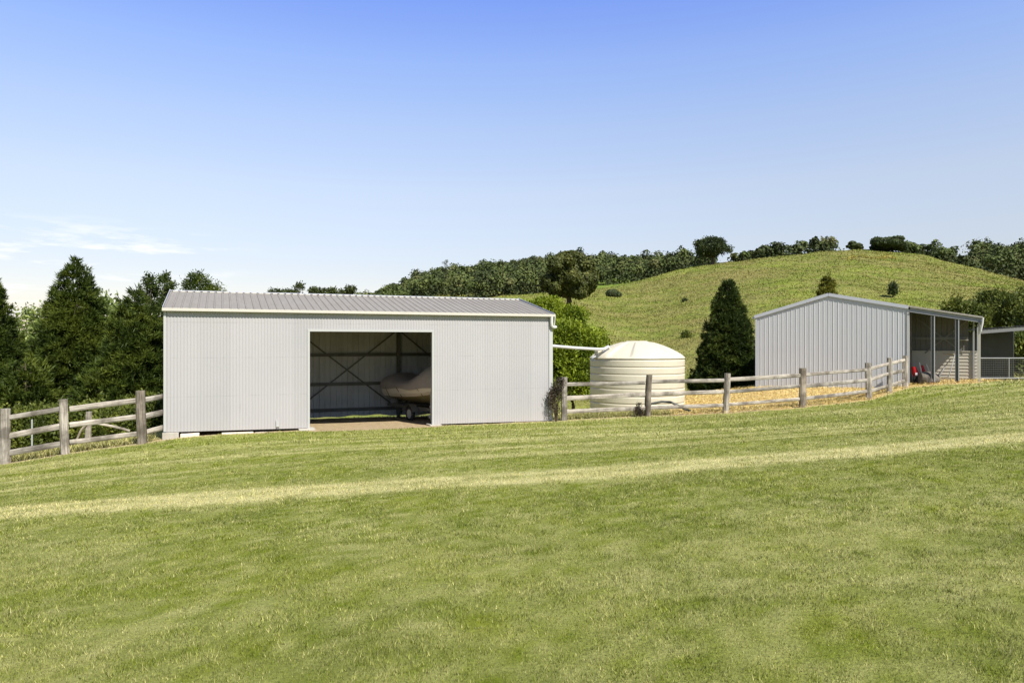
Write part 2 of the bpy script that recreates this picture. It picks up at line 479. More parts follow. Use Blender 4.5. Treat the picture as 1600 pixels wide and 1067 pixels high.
def hillf(t, b, n, l):
    setp(b, None, 0.95, 0, 0.1)
    pos = n('ShaderNodeNewGeometry').outputs['Position']
    big = noise(n, l, 0.028, 5, 0.6, pos)
    mid = noise(n, l, 0.16, 5, 0.7, pos)
    fin = noise(n, l, 1.3, 5, 0.75, pos)
    c = ramp(t, n, l, big, [(0.38, (0.21,0.19,0.058)), (0.46, (0.165,0.178,0.038)), (0.54, (0.155,0.188,0.030)), (0.62, (0.205,0.238,0.042))])
    c = mixc(n, l, ramp(t, n, l, mid, [(0.40, (0,0,0)), (0.60, (0.75,0.75,0.75))]), c, (0.22,0.20,0.068))
    c = mixc(n, l, attr(n, 'lush'), c, (0.14,0.24,0.03))
    c = mixc(n, l, 1.0, c, ramp(t, n, l, fin, [(0.32, (0.45,0.5,0.4)), (0.5, (0.95,0.95,0.95)), (0.7, (1.25,1.2,1.1))]), 'MULTIPLY')
    l(c, b.inputs['Base Color'])
    bump(n, l, b, mid, 1.6, 0.9)
M['hill'] = mat('rough_pasture', hillf)
def hbf(t, b, n, l):
    setp(b, None, 0.8, 0, 0.15)
    ge = n('ShaderNodeNewGeometry'); pos = ge.outputs['Position']
    big = noise(n, l, 0.028, 5, 0.6, pos)
    mid = noise(n, l, 0.16, 5, 0.7, pos)
    c = ramp(t, n, l, big, [(0.38, (0.235,0.21,0.066)), (0.46, (0.185,0.198,0.044)), (0.54, (0.172,0.208,0.034)), (0.62, (0.222,0.260,0.045))])
    c = mixc(n, l, ramp(t, n, l, mid, [(0.40, (0,0,0)), (0.60, (0.72,0.72,0.72))]), c, (0.25,0.22,0.075))
    c = mixc(n, l, 1.0, c, ramp(t, n, l, ge.outputs['Random Per Island'], [(0, (0.80,0.83,0.80)), (1, (1.17,1.15,1.08))]), 'MULTIPLY')
    l(c, b.inputs['Base Color'])
M['hill_blade'] = mat('pasture_tussocks', hbf)
def strawbf(t, b, n, l):
    setp(b, None, 0.8, 0, 0.2)
    ge = n('ShaderNodeNewGeometry')
    l(ramp(t, n, l, ge.outputs['Random Per Island'], [(0, (0.32,0.21,0.06)), (0.4, (0.56,0.41,0.13)), (1, (0.78,0.64,0.28))]), b.inputs['Base Color'])
M['straw'] = mat('loose_straw', strawbf)

# ------------------------------------------------------------------ terrain
FENCE_R = [(1.59,21.7,-2.34,1.31), (4.26,22.7,-2.31,1.30), (7.0,23.5,-2.29,1.30), (9.69,23.9,-2.13,1.30),
           (12.68,25.5,-2.00,1.30), (13.85,26.3,-1.81,1.27), (14.95,27.25,-1.70,1.23)]
FENCE_L = [(-13.5,16.1,-2.98,1.28), (-11.68,16.4,-2.77,1.27), (-10.31,16.6,-2.56,1.26), (-8.86,17.2,-2.40,1.26)]
ctrl = [(a,b,c) for a,b,c,_ in FENCE_R + FENCE_L] + [
    (-8.5,17.6,-2.37), (-3.6,19.5,-2.32), (-1.0,20.6,-2.34), (17,26,-1.44), (19,28,-1.50), (22,29,-1.40), (25,28,-1.25), (32,32,-1.0),
    (0,0,-1.66), (-8,4,-2.05), (8,4,-1.42), (0,10,-1.98), (-8,10,-2.38), (10,12,-1.52), (20,15,-1.05), (-15,10,-2.95), (0,-8,-1.45), (10,-8,-1.2), (-10,-8,-1.9),
    (-20,18,-3.5), (-14,24,-3.5), (-8,26,-2.95), (-4,27.5,-2.85), (0,28,-2.8), (-7.5,23.3,-2.50), (-5.5,24.0,-2.50), (-2,25.5,-2.60), (-10,22.5,-2.62), (-6,22,-2.42), (-4.5,21.5,-2.40),
    (4.5,26,-2.34), (8,28,-2.20), (10.9,30,-1.86), (14,28.2,-1.80), (16.3,28.2,-1.50), (11.4,38,-2.4), (3,34,-3.4), (20,36,-1.9), (-20,32,-4.2), (-10,34,-3.8), (0,40,-4.2), (20,45,-2.6), (35,45,-2.2)]
ctrl = np.array(ctrl, float)
def _phi(r2):
    return np.where(r2 > 1e-9, 0.5 * r2 * np.log(np.maximum(r2, 1e-9)), 0)
_n = len(ctrl)
_A = np.zeros((_n+3, _n+3)); _d = ((ctrl[:,None,:2]-ctrl[None,:,:2])**2).sum(-1)
_A[:_n,:_n] = _phi(_d) + np.eye(_n)*0.6
_A[:_n,_n:] = np.c_[np.ones(_n), ctrl[:,:2]]; _A[_n:,:_n] = _A[:_n,_n:].T
_w = np.linalg.solve(_A, np.r_[ctrl[:,2], 0, 0, 0])
def near_z(X, Y):
    X = np.asarray(X, float); Y = np.asarray(Y, float)
    z = _w[_n] + _w[_n+1]*X + _w[_n+2]*Y
    for i in range(_n):
        z = z + _w[i]*_phi((X-ctrl[i,0])**2 + (Y-ctrl[i,1])**2)
    return z + 0.03*(fbm(X*0.9+50, Y*0.9+50, 3)-0.5)
# far land: for bearings (photo columns) the height at each distance, metres relative to the eye
def pz(Y, py): return (536 - py) / F * Y
COL = {
 -2600: [(50,-5),(100,-6),(200,-6),(300,-5),(420,-4),(900,-4)],
 300:  [(50,-5),(100,-6),(200,-5),(300,-4),(420,-3),(900,-4)],
 450:  [(50,-4.6),(100,-5),(200,0),(300,6),(420,pz(420,497)),(900,10)],
 560:  [(50,-4.6),(120,-2),(200,4),(260,pz(260,496)),(420,pz(420,486)),(900,25)],
 640:  [(50,-4.6),(120,0),(200,pz(200,476)),(260,pz(260,474)),(420,pz(420,451)),(900,40)],
 720:  [(50,-4.6),(120,2),(200,pz(200,469)),(260,pz(260,469)),(420,pz(420,436)),(900,50)],
 800:  [(50,-4.8),(100,pz(100,505)),(160,pz(160,474)),(220,pz(220,465)),(260,pz(260,466)),(420,pz(420,426)),(900,50)],
 880:  [(50,-4.8),(100,pz(100,494)),(132,pz(132,476)),(200,pz(200,462)),(260,pz(260,461)),(420,pz(420,415)),(900,50)],
 940:  [(50,-4.6),(100,pz(100,515)),(160,pz(160,478)),(220,pz(220,457)),(260,pz(260,452)),(300,pz(300,449)),(420,pz(420,417)),(900,50)],
 975:  [(50,-4.4),(100,pz(100,520)),(160,pz(160,478)),(200,pz(200,460)),(250,pz(250,444)),(300,pz(300,446)),(420,pz(420,418)),(900,50)],
 1010: [(50,-4.2),(100,pz(100,522)),(160,pz(160,478)),(210,pz(210,452)),(260,pz(260,436)),(320,pz(320,444)),(420,pz(420,420)),(900,50)],
 1100: [(50,-3.6),(100,pz(100,510)),(180,pz(180,450)),(260,pz(260,413.5)),(300,pz(300,416)),(420,pz(420,421)),(900,40)],
 1200: [(50,-3.2),(100,pz(100,500)),(180,pz(180,435)),(260,pz(260,402)),(310,pz(310,406)),(420,pz(420,416)),(900,40)],
 1340: [(50,-2.8),(100,pz(100,490)),(180,pz(180,420)),(260,pz(260,390)),(310,pz(310,396)),(420,pz(420,410)),(900,40)],
 1440: [(50,-2.6),(100,pz(100,492)),(180,pz(180,425)),(250,pz(250,399)),(310,pz(310,408)),(420,pz(420,414)),(900,40)],
 1540: [(50,-2.4),(90,pz(90,500)),(170,pz(170,445)),(230,pz(230,424)),(300,pz(300,430)),(420,pz(420,408)),(900,40)],
 1620: [(50,-2.2),(90,pz(90,505)),(150,pz(150,462)),(215,pz(215,445)),(300,pz(300,444)),(420,pz(420,405)),(900,40)],
 2000: [(50,-1.6),(90,3),(150,8),(250,16),(300,24),(420,40),(900,45)],
 3600: [(50,-1),(90,1),(150,4),(250,10),(300,14),(420,25),(900,30)],
}
Ys = np.exp(np.linspace(math.log(24), math.log(1400), 260))
PXs = np.unique(np.r_[np.linspace(-3200,-200,61), np.linspace(-200,1900,421), np.linspace(1900,4200,61)])
_cpx = np.array(sorted(COL)); _cz = np.array([np.interp(Ys, *zip(*COL[k])) for k in _cpx])
FG = np.array([np.interp(PXs, _cpx, _cz[:,j]) for j in range(len(Ys))]).T
def _blur(a, k, ax):
    ker = np.hanning(k+2)[1:-1]; ker /= ker.sum()
    pad = [(0,0),(0,0)]; pad[ax] = (k//2, k//2)
    return np.apply_along_axis(lambda v: np.convolve(v, ker, 'valid'), ax, np.pad(a, pad, mode='edge'))
FG = _blur(_blur(FG, 13, 0), 11, 1)
def far_z(X, Y):
    X = np.asarray(X, float); Y = np.maximum(np.asarray(Y, float), 1e-3)
    px = np.clip(800 + F*X/Y, PXs[0], PXs[-1]-1e-3)
    ly = np.clip(np.log(Y), math.log(Ys[0]), math.log(Ys[-1])-1e-6)
    i = np.clip(np.searchsorted(PXs, px, side='right')-1, 0, len(PXs)-2); fi = (px-PXs[i])/(PXs[i+1]-PXs[i])
    st = math.log(Ys[1]/Ys[0]); jf = (ly-math.log(Ys[0]))/st; j = np.clip(jf.astype(int), 0, len(Ys)-2); fj = jf-j
    z = FG[i,j]*(1-fi)*(1-fj)+FG[i+1,j]*fi*(1-fj)+FG[i,j+1]*(1-fi)*fj+FG[i+1,j+1]*fi*fj
    z = z + (fbm(X*0.05+9, Y*0.05+3, 4)-0.5)*np.clip((Y-50)/60, 0, 1)*2.6 + (fbm(X*0.22+1, Y*0.22+8, 3)-0.5)*np.clip((Y-50)/60, 0, 1)*0.7
    return z
def ground_z(X, Y):
    X = np.asarray(X, float); Y = np.asarray(Y, float)
    t = sstep(33, 52, np.hypot(X*0.6, Y))
    Yc = np.minimum(Y, 60); Xc = np.clip(X, -40, 50)
    return EYE + near_z(Xc, Yc)*(1-t) + far_z(X, np.maximum(Y, 10))*t
def gz(x, y): return float(ground_z(np.array([x]), np.array([y]))[0])

# cover masks: how dry, where bare dirt, where straw
A0 = math.atan2(0.3764, 0.9265)
S1 = Vector((-8.58, 17.7)); U1 = Vector((math.cos(A0), math.sin(A0))); V1 = Vector((-math.sin(A0), math.cos(A0)))
def s1(X, Y):
    dx, dy = X - S1.x, Y - S1.y
    return dx*U1.x + dy*U1.y, dx*V1.x + dy*V1.y
fl = np.array([(a,b) for a,b,_,_ in [(-30,13,0,0)] + FENCE_L + [(-8.3,17.8,0,0)] ] + [(1.2,21.66)] + [(a,b) for a,b,_,_ in FENCE_R] + [(16.8,26.3),(20,27.6),(40,30)])
def behind(X, Y):      # distance beyond the fence line (+ = far side)
    return Y - np.interp(X, fl[:,0], fl[:,1])
def masks(X, Y):
    n1 = fbm(X*0.7, Y*0.7, 4); n2 = fbm(X*3.1+5, Y*3.1, 3); n3 = fbm(X*0.25+31, Y*0.25+11, 3)
    dry = 0.19 + 0.10*sstep(0.42, 0.72, n1) + 0.16*(n2-0.5) + 0.14*(n3-0.5) + 0.26*(vnoise(X*7.3, Y*7.3)-0.5) + 0.36*(vnoise(X*17+5, Y*17)-0.5)
    # greener nearer the camera to the right
    # old wheel track: two pale lines running together
    a = math.atan2(2.4, 15.3)
    u = (X+6.8)*math.cos(a) + (Y-9.75)*math.sin(a); v = -(X+6.8)*math.sin(a) + (Y-9.75)*math.cos(a)
    v = v + 0.22*np.sin(u*0.23+0.4) + 0.15*(n1-0.5) + 0.10*(n2-0.5)
    wob = 0.75 + 0.5*(fbm(u*0.35, v*0.1+4, 3)-0.2)
    tr = np.exp(-((v+0.30)/0.26)**2) + 0.85*np.exp(-((v-0.34)/0.20)**2) + 0.4*np.exp(-(v/0.65)**2)
    tr = np.clip(tr*wob, 0, 1)
    dry = dry + 0.68*tr*(0.75+0.6*(n2-0.1))
    # mower lines between the track and the sheds
    q = Y - np.interp(X, [-20,0,10,30], [5.5,10.9,13.2,17]) 
    mow = fbm(q*2.2+0.15*np.sin(X*0.5), X*0.10, 3)
    dry = dry + 0.32*sstep(0.2, 2.2, v)*sstep(0.48, 0.68, mow) 
    b = behind(X, Y)
    dry = dry + 0.45*sstep(-0.5, 0.0, b)*sstep(2.5, 0.2, b)
    dry = np.where(b > 0.3, np.maximum(dry, 0.35+0.4*n1), dry)
    dry = np.clip(dry, 0, 0.95)
    su, sv = s1(X, Y)
    fr = -0.15 - 0.42*sstep(3.2, 3.7, su)*sstep(7.3, 6.6, su)
    inn = sstep(fr-0.10, fr+0.05, sv + 0.35*(n2-0.5)) * sstep(-0.1, 0.1, su+0.2*(n2-.5)) * sstep(10.9, 10.6, su) * sstep(5.8, 5.5, sv)
    line = sstep(-0.22, -0.08, b+0.3*(n2-0.5))*sstep(0.5, 0.2, b)*0.75
    dirt = np.clip(np.maximum(inn, line*(1-sstep(8.0, 9.0, X))), 0, 1)
    straw = sstep(-0.30, -0.05, b+0.35*(n2-0.5))*sstep(4.3, 5.6, X + 0.8*(n1-.5) + 0.25*(Y-24))*sstep(19.0, 17.8, X)*sstep(34, 32, Y)
    straw = np.maximum(straw, 0.8*sstep(0.1,0.4,b)*sstep(1.4,0.9,b)*sstep(-7.5,-8.5,X)*sstep(0.35,0.5,n1))
    return dry, dirt, np.clip(straw, 0, 1)

def grid_mesh(name, xs, ys, material, zoff=0.0, label=None):
    GX, GY = np.meshgrid(xs, ys)
    Z = ground_z(GX.ravel(), GY.ravel()) + zoff
    V = np.c_[GX.ravel(), GY.ravel(), Z]
    nx, ny = len(xs), len(ys)
    i = (np.arange(ny-1)[:,None]*nx + np.arange(nx-1)[None]).ravel()
    Fq = np.c_[i, i+1, i+1+nx, i+nx]
    dry, dirt, straw = masks(GX.ravel(), GY.ravel())
    return np_mesh(name, V, Fq, material, smooth=True, attrs={'dry': dry, 'dirt': dirt, 'straw': straw})
NX0, NX1, NY1 = -26.0, 32.0, 36.0
xs = np.arange(NX0, NX1+0.01, 0.14); ys = np.arange(-9.0, NY1+0.01, 0.14)
lawn = grid_mesh('lawn', xs, ys, M['ground'])
tag(lawn, 'mown lawn sloping up to the right, with a pale dry track across it', 'lawn', kind='structure')
# land beyond, one sheet in rings round the camera, tucked under the lawn's edges
ang = np.r_[np.linspace(-math.pi, -0.86, 90)[:-1], np.linspace(-0.86, 0.86, 620), np.linspace(0.86, math.pi, 90)[1:]]
rad = np.r_[np.linspace(1, 24, 12)[:-1], np.exp(np.linspace(math.log(24), math.log(1500), 300))]
AG, RG = np.meshgrid(ang, rad)
X = (RG*np.sin(AG)).ravel(); Y = (RG*np.cos(AG)).ravel()
Z = ground_z(X, Y)
ins = (X > NX0+0.3) & (X < NX1-0.3) & (Y > -8.7) & (Y < NY1-0.3)
edge = (X > NX0) & (X < NX1) & (Y > -9) & (Y < NY1)
Z = np.where(Y < 0, EYE-1.9+0*Z, Z)
Z = np.where(ins, Z-1.2, np.where(edge, Z-0.05, Z))
na = len(ang)
i = (np.arange(len(rad)-1)[:,None]*na + np.arange(na-1)[None]).ravel()
land = np_mesh('hill', np.c_[X,Y,Z], np.c_[i, i+na, i+na+1, i+1][:, ::-1], M['hill'], smooth=True, attrs={'lush': 0.55*sstep(915, 930, 800+F*X/np.maximum(Y,1))*sstep(1010, 985, 800+F*X/np.maximum(Y,1))*sstep(228, 240, Y)})
tag(land, 'green and straw coloured pasture hill rising behind the sheds', 'hill', kind='structure')

# ------------------------------------------------------------------ leaf clouds
def rs(seed): return np.random.RandomState(seed)
def unit(a): return a/np.maximum(np.linalg.norm(a, axis=1, keepdims=True), 1e-9)
def diamonds(c, d, ln, wd, rng, droop=0.0):
    """leaf quads: base c, pointing along d, length ln, width wd"""
    n = len(c)
    d = unit(d); r = unit(rng.randn(n, 3)); s = unit(np.cross(d, r))
    ln = np.broadcast_to(np.asarray(ln, float).reshape(-1,1), (n,1)); wd = np.broadcast_to(np.asarray(wd, float).reshape(-1,1), (n,1))
    nn = np.cross(d, s)
    mid = c + d*ln*0.45 + nn*ln*0.08
    tip = c + d*ln - np.array([[0,0,1]])*ln*droop
    V = np.stack([c, mid+s*wd*0.5, tip, mid-s*wd*0.5], 1).reshape(-1,3)
    Fq = np.arange(4*n).reshape(-1,4)
    return V, Fq
def cat(parts):
    Vs, Fs, b = [], [], 0
    for V, Fq in parts:
        Vs.append(V); Fs.append(Fq+b); b += len(V)
    return np.concatenate(Vs), np.concatenate(Fs)

def conifer_cloud(H, Rb, rng, tufts, blades, ln, wd, z0=0.0, power=0.8, shag=0.16, round_=0.0):
    """boughs in rough tiers round a cone, each carrying a flattened spray of needle tufts"""
    nb = max(60, int(tufts/7))
    i = np.arange(nb); q = (i+0.5)/nb
    hb = z0 + (1-z0)*(1-(1-q)**0.60)
    hb = np.clip(hb + rng.randn(nb)*0.012, z0, 0.995)
    pb = i*2.39996 + rng.randn(nb)*0.35
    Lb = Rb*np.clip(1-hb, 0.0, 1)**power*(1 + shag*0.55*rng.randn(nb).clip(-1.6, 1.3)) * np.clip((1-hb)/0.10, 0.15, 1)**0.45 + 0.03
    size = (0.09 + 0.26*(1-hb))*Rb/2.2*rng.uniform(0.7, 1.35, nb)*1.15
    k = rng.choice(nb, tufts, p=(size**1.6)/(size**1.6).sum())
    t = rng.rand(tufts)**0.55
    r = Lb[k]*(0.30+0.70*t)
    phi = pb[k] + rng.randn(tufts)*size[k]*0.55/np.maximum(r, 0.25)
    z = hb[k]*H - 0.10*r*(1-hb[k]) + 0.22*(r/np.maximum(Lb[k], .1))**2*size[k] + rng.randn(tufts)*size[k]*0.30
    c = np.c_[r*np.cos(phi), r*np.sin(phi), z]
    out = np.c_[np.cos(phi), np.sin(phi), 0.55+0.9*hb[k]]
    C_ = np.repeat(c, blades, 0); D = np.repeat(unit(out), blades, 0)*0.9 + rng.randn(tufts*blades, 3)*0.55
    C_ = C_ + rng.randn(len(C_), 3)*ln*0.15
    return diamonds(C_, D, ln*rng.uniform(0.6, 1.2, len(C_)), wd*rng.uniform(0.7, 1.3, len(C_)), rng)

def cards(c, nrm, size, rng):
    """leaf clumps as small faces lying on a crown's surface"""
    n = len(c); nrm = unit(nrm); a = unit(np.cross(nrm, rng.randn(n, 3))); b = np.cross(nrm, a)
    s_ = np.asarray(size).reshape(-1, 1)
    k = rng.uniform(0.7, 1.3, (4, n, 1))
    V = np.stack([c + a*s_*k[0], c + b*s_*0.8*k[1], c - a*s_*k[2], c - b*s_*0.8*k[3]], 1).reshape(-1, 3)
    return V, np.arange(4*n).reshape(-1, 4)
def blob_cloud(blobs, rng, clumps, leaves, ln, wd, up=0.4, spread=0.3, lump=0.3):
    """leaf clumps over the surfaces (and some inside) of ellipsoids (cx,cy,cz,rx,ry,rz)"""
    blobs = np.array(blobs, float)
    area = (blobs[:,3]*blobs[:,4]+blobs[:,3]*blobs[:,5]+blobs[:,4]*blobs[:,5])
    idx = rng.choice(len(blobs), clumps, p=area/area.sum())
    B = blobs[idx]
    d = unit(rng.randn(clumps, 3)); d[:,2] = np.where(d[:,2] < -0.5, -d[:,2], d[:,2])
    rr = 1 - lump*rng.rand(clumps)**0.7
    inner = rng.rand(clumps) < 0.2
    rr = np.where(inner, rng.uniform(0.3, 0.8, clumps), rr)
    c = B[:,:3] + d*B[:,3:6]*rr[:,None]
    Cc = np.repeat(c, leaves, 0) + rng.randn(clumps*leaves, 3)*spread
    D = np.repeat(d, leaves, 0)*0.6 + rng.randn(clumps*leaves, 3)*0.7 + np.array([[0,0,up]])
    return diamonds(Cc, D, ln*rng.uniform(0.6, 1.3, len(Cc)), wd*rng.uniform(0.7, 1.3, len(Cc)), rng)

def trunk_mesh(H, r0, rng, limbs, name='trunk', mat_=None, parent=None, lean=(0,0), top=0.95):
    mb = MB()
    pts, rad_ = [], []
    for k in range(7):
        t = k/6*top
        pts.append((lean[0]*t*H + rng.randn()*0.02*H*t*0.5, lean[1]*t*H, -0.25 + t*(H+0.25)))
        rad_.append(r0*(1.25 if k == 0 else 1)*(1-0.88*t))
    mb.tube(pts, rad_, 9)
    for (t, az, ln, el, r) in limbs:
        p = Vector(pts[min(int(t*6/top), 6)]) if t < top else Vector(pts[-1])
        z = t*H
        p = Vector((lean[0]*t*H, lean[1]*t*H, z))
        d = Vector((math.cos(az)*math.cos(el), math.sin(az)*math.cos(el), math.sin(el)))
        q = [p + d*ln*s + Vector((rng.randn(), rng.randn(), rng.randn()))*ln*0.05*(s > 0) + Vector((0,0,0.12*ln*s*s)) for s in (0, .33, .66, 1)]
        mb.tube(q, [r, r*0.75, r*0.5, r*0.2], 6)
    return mb.build(name, mat_ or M['bark'], parent)

def conifer(x, y, H, Rb, seed, label, tufts=1500, blades=26, ln=0.25, wd=0.036, m='conifer', zb=None, group=None, name='conifer_tree', z0=0.04, power=0.8, shag=0.16, round_=0.0):
    z = gz(x, y) if zb is None else zb
    t = empty(name, (x, y, z)); tag(t, label, 'tree', group)
    rng = rs(seed)
    V, Fq = conifer_cloud(H, Rb, rng, tufts, blades, ln, wd, z0, power, shag, round_)
    np_mesh('crown', V, Fq, M[m], t)
    limbs = [(k, rng.rand()*6.28, Rb*0.85*max(0.12, (1-k))**0.8, 0.15+0.3*rng.rand(), 0.035*H/8) for k in np.linspace(0.05, 0.9, 26)]
    trunk_mesh(H, 0.02*H, rng, limbs, parent=t)
    return t

# ------------------------------------------------------------------ sheet walls
def sheet_profile(x0, x1, kind, phase=0.0):
    """polyline (x, y) across a profiled metal sheet, y out of the sheet towards the viewer is negative"""
    pts = []
    if kind == 'corr':
        p, a, n = 0.076, 0.0062, 8
        k = int(round((x1-x0)/p*n))
        for i in range(k+1):
            x = x0 + (x1-x0)*i/k
            pts.append((x, -a*math.cos(2*math.pi*(x+phase)/p)))
    else:
        p, h = {'rib': (0.19, 0.019), 'deep': (0.19, 0.036)}.get(kind, (0.1784, 0.013))
        pts.append((x0, 0))
        c = math.floor(x0/p)*p
        while c < x1+p:
            q_ = 0.62 if kind == 'wallrib' else 1.0
            for dx, y in ((-0.026*q_,0),(-0.013*q_,-h),(0.013*q_,-h),(0.026*q_,0),(0.085,0),(0.089,-0.002),(0.101,-0.002),(0.105,0)):
                x = c + dx
                if x0+1e-4 < x < x1-1e-4: pts.append((x, y))
            c += p
        pts.append((x1, 0))
    return pts
def wall_piece(mb, x0, x1, z0, z1, kind, y0=0.0, sgn=1, T=None):
    """z0, z1: numbers or functions of x"""
    f0 = z0 if callable(z0) else (lambda x: z0); f1 = z1 if callable(z1) else (lambda x: z1)
    pr = sheet_profile(x0, x1, kind)
    lo = [Vector((x, y0+sgn*y, f0(x))) for x, y in pr]; hi = [Vector((x, y0+sgn*y, f1(x))) for x, y in pr]
    if T: lo = [T @ v for v in lo]; hi = [T @ v for v in hi]
    mb.loft([lo, hi], smooth=(kind == 'corr'))

# ================================================================== MAIN SHED
ms = empty('machinery_shed', (S1.x, S1.y, 0), A0)
tag(ms, 'long white corrugated shed with a wide open bay and grey ribbed roof, boat inside', 'shed')
LEN, DEP = 10.56, 5.42
EV = 3.03
zb = lambda x: 0.0 - 0.0133*x
OX0, OX1, OT = 3.46, 6.83, 2.53
mb = MB()
wall_piece(mb, 0, OX0, zb, EV, 'corr'); wall_piece(mb, OX0, OX1, OT, EV, 'corr'); wall_piece(mb, OX1, LEN, zb, EV, 'corr')
mb.build('front_wall', M['white_clad'], ms)
mb = MB(); wall_piece(mb, 0, LEN, lambda x: gz(S1.x+x*U1.x+DEP*V1.x, S1.y+x*U1.y+DEP*V1.y) + 0.075 + 0.02*math.sin(x*2.3) + 0.015*math.sin(x*7.1), EV, 'deep', DEP, -1)
mb.build('rear_wall', M['zinc'], ms)
RIDGE_Y, PITCH = DEP/2, math.tan(R(12.1))
def top_at(y): return EV + (min(y, DEP-y))*PITCH
for xx, sg in ((0.0, 1), (LEN, -1)):
    mb = MB()
    T = Matrix.Translation((xx, 0, 0)) @ Matrix.Rotation(R(90), 4, 'Z')
    wall_piece(mb, 0.02, DEP-0.02, -0.18, lambda y: top_at(y)-0.01, 'rib', 0, sg, T)
    mb.build('side_wall', M['zinc'] , ms)
# roof
def roof_sheet(name, x0, x1, ya, za, yb, zb_, m, parent, kind='rib'):
    mb = MB(); pr = sheet_profile(x0, x1, kind)
    nrm = Vector((0, -(zb_-za), (yb-ya))).normalized()
    if nrm.z < 0: nrm = -nrm
    a = [Vector((x, ya, za)) + nrm*(-y) for x, y in pr]; b = [Vector((x, yb, zb_)) + nrm*(-y) for x, y in pr]
    mb.loft([a, b], smooth=False)
    return mb.build(name, m, parent)
ZR = EV + 0.045
roof_sheet('roof', -0.03, LEN+0.03, -0.10, ZR-0.10*PITCH, RIDGE_Y, ZR+RIDGE_Y*PITCH, M['roof'], ms)
roof_sheet('roof', -0.03, LEN+0.03, DEP+0.10, ZR-0.10*PITCH, RIDGE_Y, ZR+RIDGE_Y*PITCH, M['roof'], ms)
mb = MB()
zr = ZR + RIDGE_Y*PITCH + 0.034
rows = []
for dy, dz in ((-0.06, -0.06*PITCH-0.001), (-0.058, -0.06*PITCH+0.004), (0, 0.006), (0.058, -0.06*PITCH+0.004), (0.06, -0.06*PITCH-0.001)):
    rows.append([Vector((x, RIDGE_Y+dy, zr+dz)) for x in (-0.04, LEN+0.04)])
mb.loft(rows, smooth=False)
mb.build('ridge_cap', M['grey_trim'], ms)
# closure strip of bent tabs, pale, seen between the ribs under the cap
mb = MB()
k = 0
x = 0.045
while x < LEN:
    mb.box(x, x+0.125, RIDGE_Y-0.080, RIDGE_Y-0.071, ZR+(RIDGE_Y-0.075)*PITCH+0.004, ZR+(RIDGE_Y-0.075)*PITCH+0.032)
    x += 0.19
mb.build('ridge_closure', M['cream'], ms)
# gutter: quad section with rolled lip
mb = MB()
prof = [(0.0, 0.035), (-0.002, -0.035), (-0.115, -0.035), (-0.118, 0.032), (-0.108, 0.036), (-0.104, 0.03), (-0.110, 0.026), (-0.108, -0.028), (-0.01, -0.028), (-0.008, 0.035)]
gy, gzz = -0.015, EV-0.0
mb.loft([[Vector((x, gy+p, gzz+q)) for p, q in prof] for x in (-0.05, 3.5, 7.0, LEN+0.06)], closed=True, smooth=False, cap=True)
mb.build('gutter', M['cream'], ms)
for x in (-0.045, LEN+0.03):
    mb = MB()
    for (ya, yb) in ((-0.10, RIDGE_Y), (DEP+0.10, RIDGE_Y)):
        mb.beam((x+0.0075, ya, ZR-0.10*PITCH-0.02), (x+0.0075, yb, ZR+RIDGE_Y*PITCH-0.0), 0.012, 0.13)
    mb.build('barge_flashing', M['grey_trim'], ms)
# corner and door flashings
mb = MB(); mb.box(LEN-0.10, LEN+0.022, -0.022, -0.016, zb(LEN)+0.01, EV-0.03); mb.box(LEN+0.016, LEN+0.022, -0.016, 0.10, zb(LEN)+0.01, EV-0.03)
mb.build('corner_flashing', M['white_trim'], ms)
mb = MB(); mb.box(-0.022, 0.035, -0.022, -0.016, 0.01, EV-0.03); mb.box(-0.022, -0.016, -0.016, 0.10, 0.01, EV-0.03)
mb.build('corner_flashing', M['white_trim'], ms)
mb = MB()
mb.box(OX0-0.05, OX0+0.012, -0.024, -0.012, zb(OX0)-0.01, OT-0.02); mb.box(OX0+0.0, OX0+0.012, -0.012, 0.10, zb(OX0)-0.01, OT-0.02)
mb.build('jamb_flashing', M['white_trim'], ms)
mb = MB(); mb.box(OX1-0.012, OX1+0.05, -0.024, -0.012, zb(OX1)-0.01, OT-0.02); mb.box(OX1-0.012, OX1, -0.012, 0.10, zb(OX1)-0.01, OT-0.02)
mb.build('jamb_flashing', M['white_trim'], ms)
mb = MB(); mb.box(OX0-0.05, OX1+0.05, -0.026, -0.014, OT-0.02, OT+0.045); mb.box(OX0, OX1, -0.014, 0.10, OT-0.02, OT-0.010)
mb.build('head_flashing', M['white_trim'], ms)
# frame inside
for x in (0.06, 3.52, 7.04, LEN-0.06):
    for y in (0.16, DEP-0.15):
        if y < 1 and x in (3.52, 7.04): x2 = x - 0.18 if x < 5 else x + 0.02
        else: x2 = x
        mb = MB(); mb.box(x2-0.01, x2+0.09 if x < 5 else x2+0.10, y-0.08, y+0.08, -0.55, top_at(y)-0.03)
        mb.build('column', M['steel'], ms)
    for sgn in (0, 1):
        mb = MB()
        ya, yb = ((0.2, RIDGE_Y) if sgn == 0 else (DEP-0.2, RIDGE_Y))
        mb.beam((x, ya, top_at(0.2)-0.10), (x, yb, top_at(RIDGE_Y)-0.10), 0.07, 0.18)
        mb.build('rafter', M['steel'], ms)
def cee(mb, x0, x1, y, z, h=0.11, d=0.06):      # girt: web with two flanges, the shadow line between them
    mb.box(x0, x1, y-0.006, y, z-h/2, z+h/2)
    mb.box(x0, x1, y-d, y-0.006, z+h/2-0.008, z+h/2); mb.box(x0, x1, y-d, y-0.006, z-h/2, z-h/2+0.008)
    mb.box(x0, x1, y-d, y-d+0.006, z+h/2-0.03, z+h/2-0.008); mb.box(x0, x1, y-d, y-d+0.006, z-h/2+0.008, z-h/2+0.03)
